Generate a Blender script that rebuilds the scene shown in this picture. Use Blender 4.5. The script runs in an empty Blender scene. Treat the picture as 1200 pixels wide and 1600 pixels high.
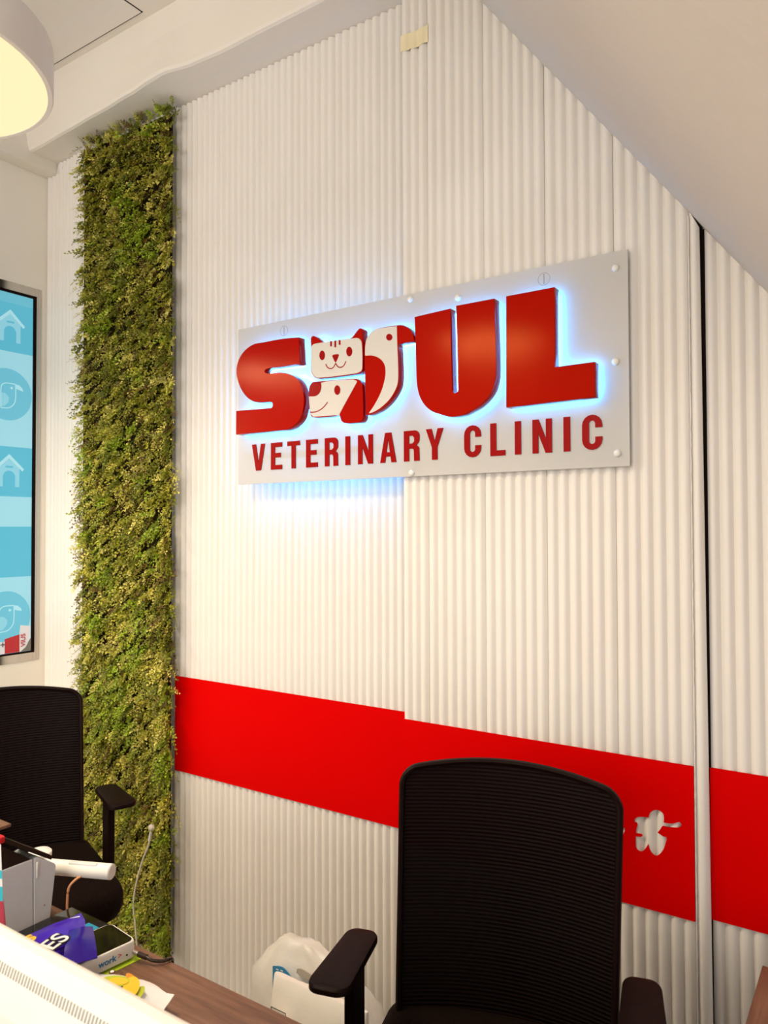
import bpy, bmesh, math, random
import numpy as np
from mathutils import Vector, Matrix, noise

random.seed(7)
PI = math.pi
sc = bpy.context.scene
C = sc.collection

# ------------------------------------------------------------------ camera, world, light, exposure
RIGHT, DOWN, FWD = [Vector(v) for v in [[0.8297564, 0.558117, -0.0031149], [-0.0147997, 0.0164231, -0.9997556], [-0.5579294, 0.8295998, 0.0218871]]]
cam_data = bpy.data.cameras.new('camera')
cam = bpy.data.objects.new('camera', cam_data)
C.objects.link(cam)
sc.camera = cam
cam_data.sensor_fit = 'HORIZONTAL'
cam_data.sensor_width = 36.0
cam_data.lens = 36.0 * 1175.0 / 1200.0
cam_data.clip_start = 0.02
up = -DOWN
cam.matrix_world = Matrix(((RIGHT.x, up.x, -FWD.x, 0.0),
                           (RIGHT.y, up.y, -FWD.y, 0.0),
                           (RIGHT.z, up.z, -FWD.z, 1.58),
                           (0, 0, 0, 1)))
cam_data.dof.use_dof = True
cam_data.dof.focus_distance = 2.15
cam_data.dof.aperture_fstop = 10.0

world = bpy.data.worlds.new('world')
sc.world = world
world.use_nodes = True
bg = world.node_tree.nodes['Background']
bg.inputs[0].default_value = (1.0, 0.94, 0.885, 1)
bg.inputs[1].default_value = 1.1

sc.view_settings.view_transform = 'Standard'
sc.view_settings.look = 'None'
sc.view_settings.gamma = 1.0
sc.view_settings.use_curve_mapping = False
sc.view_settings.exposure = -0.13
sc.cycles.max_bounces = 10
sc.cycles.transparent_max_bounces = 12

def area_light(name, loc, target, sx, sy, power, col):
    d = bpy.data.lights.new(name, 'AREA')
    d.shape = 'RECTANGLE'; d.size = sx; d.size_y = sy
    d.energy = power; d.color = col
    o = bpy.data.objects.new(name, d)
    C.objects.link(o)
    o.location = loc
    o.rotation_euler = (Vector(target) - Vector(loc)).to_track_quat('-Z', 'Y').to_euler()
    return o

# daylight coming through the glass shopfront behind the customer side
area_light('shopfront_daylight', (-0.6, -3.9, 2.0), (-1.9, 1.9, 1.9), 3.4, 2.6, 120.0, (1.0, 0.95, 0.88))

# ------------------------------------------------------------------ materials
MATS = {}
def principled(name, col, rough=0.5, spec=0.5, metal=0.0, emit=None, estr=0.0, coat=0.0):
    m = bpy.data.materials.new(name)
    m.use_nodes = True
    b = m.node_tree.nodes['Principled BSDF']
    b.inputs['Base Color'].default_value = (*col, 1)
    b.inputs['Roughness'].default_value = rough
    b.inputs['Specular IOR Level'].default_value = spec
    b.inputs['Metallic'].default_value = metal
    b.inputs['Coat Weight'].default_value = coat
    b.inputs['Coat Roughness'].default_value = 0.05
    if emit:
        b.inputs['Emission Color'].default_value = (*emit, 1)
        b.inputs['Emission Strength'].default_value = estr
    MATS[name] = m
    return m

def add_noise(m, scale, lo, hi, bump=0.0, bscale=None, stretch=(1, 1, 1), detail=4):
    """colour variation by noise between two colours, with a little bump"""
    nt = m.node_tree; b = nt.nodes['Principled BSDF']
    tc = nt.nodes.new('ShaderNodeTexCoord')
    mp = nt.nodes.new('ShaderNodeMapping'); mp.inputs['Scale'].default_value = stretch
    nz = nt.nodes.new('ShaderNodeTexNoise'); nz.inputs['Scale'].default_value = scale
    nz.inputs['Detail'].default_value = detail
    cr = nt.nodes.new('ShaderNodeValToRGB')
    cr.color_ramp.elements[0].position = 0.3; cr.color_ramp.elements[1].position = 0.7
    cr.color_ramp.elements[0].color = (*lo, 1); cr.color_ramp.elements[1].color = (*hi, 1)
    L = nt.links.new
    L(tc.outputs['Object'], mp.inputs['Vector']); L(mp.outputs['Vector'], nz.inputs['Vector'])
    L(nz.outputs['Fac'], cr.inputs['Fac']); L(cr.outputs['Color'], b.inputs['Base Color'])
    if bump:
        n2 = nt.nodes.new('ShaderNodeTexNoise'); n2.inputs['Scale'].default_value = bscale or scale * 4
        n2.inputs['Detail'].default_value = 3
        bp = nt.nodes.new('ShaderNodeBump'); bp.inputs['Strength'].default_value = bump
        bp.inputs['Distance'].default_value = 0.004
        L(mp.outputs['Vector'], n2.inputs['Vector'])
        L(n2.outputs['Fac'], bp.inputs['Height']); L(bp.outputs['Normal'], b.inputs['Normal'])
    return m

flute_mat = add_noise(principled('fluted_white', (0.80, 0.765, 0.72), 0.42, 0.4), 3.0, (0.78, 0.74, 0.69), (0.82, 0.785, 0.74), 0.05, 14)
plaster = add_noise(principled('plaster', (0.80, 0.74, 0.67), 0.8, 0.2), 2.0, (0.77, 0.71, 0.64), (0.80, 0.745, 0.68), 0.25, 35)
paint = add_noise(principled('painted_wall', (0.90, 0.86, 0.78), 0.7, 0.3), 2.0, (0.885, 0.84, 0.76), (0.905, 0.865, 0.79), 0.12, 40)
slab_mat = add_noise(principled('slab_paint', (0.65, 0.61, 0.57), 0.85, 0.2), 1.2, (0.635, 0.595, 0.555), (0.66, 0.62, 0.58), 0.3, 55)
gap_shade = principled('painted_gap_shade', (0.012, 0.006, 0.004), 0.9, 0.1)  # near-black colour puts the shade inside gaps into the backing
floor_mat = add_noise(principled('floor_tile', (0.72, 0.66, 0.58), 0.35, 0.5), 3.0, (0.69, 0.63, 0.55), (0.74, 0.68, 0.60))
red_board = add_noise(principled('red_acrylic', (0.66, 0.0, 0.0), 0.5, 0.03), 1.5, (0.64, 0.0, 0.0), (0.68, 0.0, 0.0), 0.02, 6)
red_letter = principled('red_letter_face', (0.37, 0.0, 0.0), 0.17, 0.22)
for _m in ('red_letter_face',):
    _b = MATS[_m].node_tree.nodes['Principled BSDF']
    _b.inputs['Specular Tint'].default_value = (1.0, 0.36, 0.09, 1)
red_flat = principled('red_flat', (0.30, 0.0, 0.0), 0.25, 0.10)
logo_white = principled('logo_white', (0.64, 0.61, 0.57), 0.4, 0.2)
led_mat = principled('led_blue', (0.3, 0.6, 1.0), 0.5, 0.2, emit=(0.06, 0.42, 1.0), estr=26.0)
rear_glow = principled('added_glow_blue', (0.3, 0.6, 1.0), 0.5, 0.2, emit=(0.06, 0.38, 1.0), estr=34.0)
black_plastic = add_noise(principled('black_plastic', (0.008, 0.0025, 0.002), 0.5, 0.08), 60, (0.006, 0.002, 0.0015), (0.010, 0.0035, 0.0025), 0.1, 300)
seat_fabric = add_noise(principled('black_fabric', (0.007, 0.003, 0.002), 0.9, 0.08), 200, (0.004, 0.0015, 0.001), (0.010, 0.005, 0.003), 0.3, 600)
steel = principled('steel', (0.6, 0.58, 0.55), 0.25, 0.5, metal=1.0)
white_plastic = add_noise(principled('white_plastic', (0.80, 0.78, 0.72), 0.4, 0.4), 30, (0.79, 0.77, 0.71), (0.81, 0.79, 0.73), 0.03, 200)
grey_plastic = add_noise(principled('light_grey_plastic', (0.60, 0.61, 0.61), 0.45, 0.4), 20, (0.59, 0.60, 0.60), (0.62, 0.63, 0.63))
ring_grey = principled('ring_grey', (0.36, 0.36, 0.37), 0.4, 0.3)
vent_grey = principled('vent_grey', (0.26, 0.25, 0.22), 0.7, 0.2)
black_glass = principled('black_glass', (0.006, 0.005, 0.004), 0.06, 0.6)
smoked = principled('smoked_plastic', (0.03, 0.018, 0.012), 0.15, 0.5)
cyan_mat = principled('cyan_flat', (0.01, 0.26, 0.42), 0.4, 0.4)
cyan_pack = principled('cyan_pack', (0.02, 0.50, 0.62), 0.4, 0.4)
pink_pack = principled('pink_pack', (0.62, 0.07, 0.12), 0.4, 0.4)
red_pack = principled('red_pack', (0.6, 0.01, 0.02), 0.4, 0.4)
white_pack = principled('white_pack', (0.82, 0.82, 0.80), 0.35, 0.5)
lime = principled('lime_paper', (0.42, 0.58, 0.02), 0.7, 0.3)
yellow_print = principled('yellow_print', (0.85, 0.50, 0.03), 0.35, 0.4)
purple = principled('purple_foil', (0.040, 0.003, 0.42), 0.3, 0.3)
purple2 = principled('magenta_foil', (0.16, 0.006, 0.32), 0.25, 0.6)
navy = principled('navy_foil', (0.020, 0.002, 0.22), 0.25, 0.3)
ink = principled('black_ink', (0.015, 0.008, 0.006), 0.6, 0.2)
brown_ink = principled('brown_ink', (0.12, 0.05, 0.02), 0.6, 0.2)
text_blue = principled('text_blue', (0.02, 0.22, 0.50), 0.5, 0.3)
tape_mat = add_noise(principled('masking_tape', (0.80, 0.70, 0.46), 0.7, 0.2), 20, (0.76, 0.66, 0.43), (0.82, 0.73, 0.50), 0.2, 150)
paper_white = add_noise(principled('paper_white', (0.84, 0.80, 0.73), 0.7, 0.3), 6, (0.82, 0.78, 0.71), (0.86, 0.82, 0.75), 0.4, 25)
orange_cable = principled('orange_cable', (0.75, 0.36, 0.18), 0.5, 0.3)
cord_white = principled('cord_white', (0.62, 0.58, 0.50), 0.5, 0.3)
metal_trim = principled('metal_trim', (0.62, 0.56, 0.51), 0.12, 0.5, metal=1.0)
bag_blue = principled('bag_blue_print', (0.03, 0.24, 0.48), 0.5, 0.3)
bag_grey = principled('bag_shade', (0.48, 0.43, 0.37), 0.7, 0.2)

def wood(name, c0, c1, c2, stretch, scale=1.0):
    m = principled(name, c1, 0.45, 0.35)
    nt = m.node_tree; b = nt.nodes['Principled BSDF']; L = nt.links.new
    tc = nt.nodes.new('ShaderNodeTexCoord')
    mp = nt.nodes.new('ShaderNodeMapping'); mp.inputs['Scale'].default_value = stretch
    nz = nt.nodes.new('ShaderNodeTexNoise'); nz.inputs['Scale'].default_value = scale
    nz.inputs['Detail'].default_value = 8; nz.inputs['Roughness'].default_value = 0.65
    cr = nt.nodes.new('ShaderNodeValToRGB')
    e = cr.color_ramp.elements
    e[0].position = 0.28; e[0].color = (*c0, 1)
    e[1].position = 0.75; e[1].color = (*c2, 1)
    k = e.new(0.5); k.color = (*c1, 1)
    L(tc.outputs['Object'], mp.inputs['Vector']); L(mp.outputs['Vector'], nz.inputs['Vector'])
    L(nz.outputs['Fac'], cr.inputs['Fac']); L(cr.outputs['Color'], b.inputs['Base Color'])
    return m
walnut = wood('walnut_laminate', (0.085, 0.042, 0.024), (0.17, 0.085, 0.05), (0.27, 0.15, 0.095), (5, 70, 70))
walnut_y = wood('walnut_laminate_cross', (0.085, 0.042, 0.024), (0.17, 0.085, 0.05), (0.27, 0.15, 0.095), (70, 5, 70))

# acrylic sign plate: milky, lets light through, shiny front
plate_mat = bpy.data.materials.new('milky_acrylic'); plate_mat.use_nodes = True
nt = plate_mat.node_tree; nt.nodes.clear(); L = nt.links.new
o_ = nt.nodes.new('ShaderNodeOutputMaterial')
dif = nt.nodes.new('ShaderNodeBsdfDiffuse'); dif.inputs['Color'].default_value = (0.80, 0.78, 0.75, 1)
trl = nt.nodes.new('ShaderNodeBsdfTranslucent'); trl.inputs['Color'].default_value = (0.88, 0.88, 0.88, 1)
trp = nt.nodes.new('ShaderNodeBsdfTransparent'); trp.inputs['Color'].default_value = (0.95, 0.95, 0.95, 1)
gls = nt.nodes.new('ShaderNodeBsdfGlossy'); gls.inputs['Roughness'].default_value = 0.04
m1 = nt.nodes.new('ShaderNodeMixShader'); m1.inputs[0].default_value = 0.36
m2 = nt.nodes.new('ShaderNodeMixShader'); m2.inputs[0].default_value = 0.05
m3 = nt.nodes.new('ShaderNodeMixShader')
fr = nt.nodes.new('ShaderNodeFresnel'); fr.inputs['IOR'].default_value = 1.49
L(dif.outputs[0], m1.inputs[1]); L(trl.outputs[0], m1.inputs[2])
L(m1.outputs[0], m2.inputs[1]); L(trp.outputs[0], m2.inputs[2])
L(fr.outputs[0], m3.inputs[0]); L(m2.outputs[0], m3.inputs[1]); L(gls.outputs[0], m3.inputs[2])
L(m3.outputs[0], o_.inputs[0])

# chair mesh: horizontal threads with a little see-through between them
mesh_mat = bpy.data.materials.new('black_mesh'); mesh_mat.use_nodes = True
nt = mesh_mat.node_tree; L = nt.links.new
b = nt.nodes['Principled BSDF']; b.inputs['Roughness'].default_value = 0.6; b.inputs['Specular IOR Level'].default_value = 0.08
tc = nt.nodes.new('ShaderNodeTexCoord')
wv = nt.nodes.new('ShaderNodeTexWave'); wv.bands_direction = 'Z'; wv.inputs['Scale'].default_value = 40.0
wv.inputs['Distortion'].default_value = 0.15
cr = nt.nodes.new('ShaderNodeValToRGB')
cr.color_ramp.elements[0].position = 0.45; cr.color_ramp.elements[0].color = (0.002, 0.0003, 0.0003, 1)
cr.color_ramp.elements[1].position = 0.95; cr.color_ramp.elements[1].color = (0.007, 0.0022, 0.0015, 1)
L(tc.outputs['Object'], wv.inputs['Vector']); L(wv.outputs['Fac'], cr.inputs['Fac']); L(cr.outputs['Color'], b.inputs['Base Color'])
ml = nt.nodes.new('ShaderNodeMath'); ml.operation = 'LESS_THAN'; ml.inputs[1].default_value = 0.25
mm = nt.nodes.new('ShaderNodeMath'); mm.operation = 'MULTIPLY'; mm.inputs[1].default_value = 0.10
L(wv.outputs['Fac'], ml.inputs[0]); L(ml.outputs[0], mm.inputs[0])
tr = nt.nodes.new('ShaderNodeBsdfTransparent'); mx = nt.nodes.new('ShaderNodeMixShader')
L(mm.outputs[0], mx.inputs[0]); L(b.outputs[0], mx.inputs[1]); L(tr.outputs[0], mx.inputs[2])
L(mx.outputs[0], nt.nodes['Material Output'].inputs[0])
bp = nt.nodes.new('ShaderNodeBump'); bp.inputs['Strength'].default_value = 0.6; bp.inputs['Distance'].default_value = 0.002
L(wv.outputs['Fac'], bp.inputs['Height']); L(bp.outputs['Normal'], b.inputs['Normal'])

# leaves: colour per sprig stored on the mesh
leaf_mat = bpy.data.materials.new('leaf_green'); leaf_mat.use_nodes = True
nt = leaf_mat.node_tree; L = nt.links.new
b = nt.nodes['Principled BSDF']; b.inputs['Roughness'].default_value = 0.42; b.inputs['Specular IOR Level'].default_value = 0.5
at = nt.nodes.new('ShaderNodeAttribute'); at.attribute_name = 'leaf_colour'
L(at.outputs['Color'], b.inputs['Base Color'])
tl = nt.nodes.new('ShaderNodeBsdfTranslucent'); L(at.outputs['Color'], tl.inputs['Color'])
mx = nt.nodes.new('ShaderNodeMixShader'); mx.inputs[0].default_value = 0.32
L(b.outputs[0], mx.inputs[1]); L(tl.outputs[0], mx.inputs[2]); L(mx.outputs[0], nt.nodes['Material Output'].inputs[0])

# ------------------------------------------------------------------ helpers
def link(name, me, mat=None, parent=None):
    o = bpy.data.objects.new(name, me)
    C.objects.link(o)
    if mat is not None and me is not None and not me.materials:
        me.materials.append(mat)
    if parent is not None:
        o.parent = parent
    return o

def tag(o, label, cat, group=None):
    o['label'] = label; o['category'] = cat
    if group: o['group'] = group
    return o

def thing(name, label, cat, loc=(0, 0, 0), rz=0.0, group=None):
    o = bpy.data.objects.new(name, None); C.objects.link(o)
    o.empty_display_size = 0.05
    o.location = loc; o.rotation_euler = (0, 0, rz)
    return tag(o, label, cat, group)

def struct(o, label=None):
    o['kind'] = 'structure'
    if label: o['label'] = label
    return o

def bm_mesh(name, bm, smooth=False):
    me = bpy.data.meshes.new(name)
    bmesh.ops.recalc_face_normals(bm, faces=bm.faces[:])
    bm.to_mesh(me); bm.free()
    if smooth:
        for p in me.polygons: p.use_smooth = True
        me.set_sharp_from_angle(angle=math.radians(42))
    return me

def box_into(bm, lo, hi):
    x0, y0, z0 = lo; x1, y1, z1 = hi
    v = [bm.verts.new(p) for p in ((x0,y0,z0),(x1,y0,z0),(x1,y1,z0),(x0,y1,z0),(x0,y0,z1),(x1,y0,z1),(x1,y1,z1),(x0,y1,z1))]
    for f in ((0,3,2,1),(4,5,6,7),(0,1,5,4),(1,2,6,5),(2,3,7,6),(3,0,4,7)):
        bm.faces.new([v[i] for i in f])
    return v

def box(name, lo, hi, mat, parent=None, bevel=0.0, seg=2):
    bm = bmesh.new(); box_into(bm, lo, hi)
    if bevel:
        bmesh.ops.bevel(bm, geom=bm.edges[:], offset=bevel, segments=seg, profile=0.5, affect='EDGES')
    me = bm_mesh(name, bm, bool(bevel))
    return link(name, me, mat, parent)

def prism(name, pts, axis, a, b, mat, parent=None, bevel=0.0):
    """polygon in the two other axes, extruded from a to b along axis ('x','y' or 'z')"""
    bm = bmesh.new()
    def P(p, t):
        return {'x': (t, p[0], p[1]), 'y': (p[0], t, p[1]), 'z': (p[0], p[1], t)}[axis]
    va = [bm.verts.new(P(p, a)) for p in pts]; vb = [bm.verts.new(P(p, b)) for p in pts]
    n = len(pts)
    bm.faces.new(va); bm.faces.new(vb[::-1])
    for i in range(n):
        bm.faces.new((va[i], vb[i], vb[(i+1) % n], va[(i+1) % n]))
    if bevel:
        bmesh.ops.bevel(bm, geom=bm.edges[:], offset=bevel, segments=2, profile=0.5, affect='EDGES')
    return link(name, bm_mesh(name, bm), mat, parent)

def loft(name, rings, mat, parent=None, cap=True, smooth=True):
    bm = bmesh.new()
    R = [[bm.verts.new(p) for p in r] for r in rings]
    n = len(R[0])
    for a, b_ in zip(R, R[1:]):
        for i in range(n):
            bm.faces.new((a[i], a[(i+1) % n], b_[(i+1) % n], b_[i]))
    if cap:
        bm.faces.new(R[0][::-1]); bm.faces.new(R[-1])
    return link(name, bm_mesh(name, bm, smooth), mat, parent)

def circle(cx, cy, z, r, n=24):
    return [(cx + r*math.cos(2*PI*i/n), cy + r*math.sin(2*PI*i/n), z) for i in range(n)]

def lathe(name, prof, loc, mat, parent=None, n=24, smooth=True):
    return loft(name, [circle(loc[0], loc[1], loc[2] + z, max(r, 1e-4), n) for r, z in prof], mat, parent, True, smooth)

def tube(name, pts, r, mat, parent=None, n=10, smooth_pts=True):
    pts = [Vector(p) for p in pts]
    if smooth_pts and len(pts) > 2:
        out = []
        for i in range(len(pts)-1):
            p0 = pts[max(i-1, 0)]; p1 = pts[i]; p2 = pts[i+1]; p3 = pts[min(i+2, len(pts)-1)]
            for k in range(6):
                t = k/6
                out.append(0.5*((2*p1)+(p2-p0)*t+(2*p0-5*p1+4*p2-p3)*t*t+(3*p1-p0-3*p2+p3)*t**3))
        out.append(pts[-1]); pts = out
    rings = []
    ref = Vector((0, 0, 1))
    for i, p in enumerate(pts):
        d = (pts[min(i+1, len(pts)-1)] - pts[max(i-1, 0)]).normalized()
        a = d.cross(ref)
        if a.length < 0.1: a = d.cross(Vector((0, 1, 0)))
        a.normalize(); b_ = d.cross(a).normalized()
        rings.append([p + r*(math.cos(2*PI*k/n)*a + math.sin(2*PI*k/n)*b_) for k in range(n)])
    return loft(name, rings, mat, parent)

def smooth_poly(pts, closed=True, lim=50.0, sub=5):
    """Catmull-Rom between points, keeping the sharp corners"""
    n = len(pts); P = [Vector((p[0], p[1])) for p in pts]
    def sharp(i):
        if not closed and i in (0, n-1): return True
        a = P[i]-P[i-1]; b_ = P[(i+1) % n]-P[i]
        if a.length < 1e-6 or b_.length < 1e-6: return True
        return math.degrees(a.angle(b_)) > lim
    S = [sharp(i) for i in range(n)]
    out = []
    for i in range(n if closed else n-1):
        p1, p2 = P[i], P[(i+1) % n]
        p0 = P[i-1] if not S[i] else p1 - (p2-p1)
        p3 = P[(i+2) % n] if not S[(i+1) % n] else p2 + (p2-p1)
        # limit tangents so long straight sides stay straight
        l = (p2-p1).length
        t1 = (p2-p0); t2 = (p3-p1)
        t1 = t1.normalized()*l if t1.length > 0 else t1
        t2 = t2.normalized()*l if t2.length > 0 else t2
        for k in range(sub):
            t = k/sub
            h00 = 2*t**3-3*t*t+1; h10 = t**3-2*t*t+t; h01 = -2*t**3+3*t*t; h11 = t**3-t*t
            out.append(h00*p1+h10*t1+h01*p2+h11*t2)
    if not closed: out.append(P[-1])
    return [(v.x, v.y) for v in out]

def stroke_poly(pts, w):
    """thick line along an open path, as a closed polygon"""
    P = [Vector(p) for p in smooth_poly(pts, False)]
    l, r = [], []
    for i, p in enumerate(P):
        d = (P[min(i+1, len(P)-1)] - P[max(i-1, 0)])
        d = d.normalized() if d.length else Vector((1, 0))
        nrm = Vector((-d.y, d.x))*w/2
        l.append(p+nrm); r.append(p-nrm)
    return [(v.x, v.y) for v in l + r[::-1]]

def plate_mesh(name, splines, depth, bevel=0.0):
    """flat filled shape (first outline, then holes) with thickness; shape in x/z, front towards -y at y=0"""
    cu = bpy.data.curves.new(name, 'CURVE'); cu.dimensions = '2D'; cu.fill_mode = 'BOTH'
    cu.extrude = depth/2
    if bevel:
        cu.bevel_depth = bevel; cu.bevel_resolution = 1; cu.offset = -bevel
        cu.extrude = depth/2 - bevel
    for s in splines:
        sp = cu.splines.new('POLY'); sp.points.add(len(s)-1)
        for p, q in zip(sp.points, s): p.co = (q[0], q[1], 0, 1)
        sp.use_cyclic_u = True
    tmp = bpy.data.objects.new('tmp', cu); C.objects.link(tmp)
    me = bpy.data.meshes.new_from_object(tmp.evaluated_get(bpy.context.evaluated_depsgraph_get()))
    bpy.data.objects.remove(tmp); bpy.data.curves.remove(cu)
    me.name = name
    me.materials.clear()
    for v in me.vertices:
        x, y, z = v.co
        v.co = (x, depth/2 - z, y)
    return me

def flat(name, splines, y, depth, mat, parent=None, bevel=0.0):
    me = plate_mesh(name, splines, depth, bevel)
    me.transform(Matrix.Translation((0, y, 0)))
    return link(name, me, mat, parent)

def text_mesh(name, body, size, origin, xdir, ydir, mat, parent=None, depth=0.0004, shear=0.0, width=1.0, fat=0.0):
    cu = bpy.data.curves.new(name, 'FONT'); cu.body = body; cu.size = size
    cu.extrude = depth/2; cu.shear = shear; cu.offset = fat
    tmp = bpy.data.objects.new('tmp', cu); C.objects.link(tmp)
    me = bpy.data.meshes.new_from_object(tmp.evaluated_get(bpy.context.evaluated_depsgraph_get()))
    bpy.data.objects.remove(tmp); bpy.data.curves.remove(cu)
    me.name = name; me.materials.clear()
    X = Vector(xdir).normalized(); Y = Vector(ydir).normalized(); Z = X.cross(Y)
    O = Vector(origin)
    for v in me.vertices:
        v.co = O + X*v.co.x*width + Y*v.co.y + Z*v.co.z
    return link(name, me, mat, parent)

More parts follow.
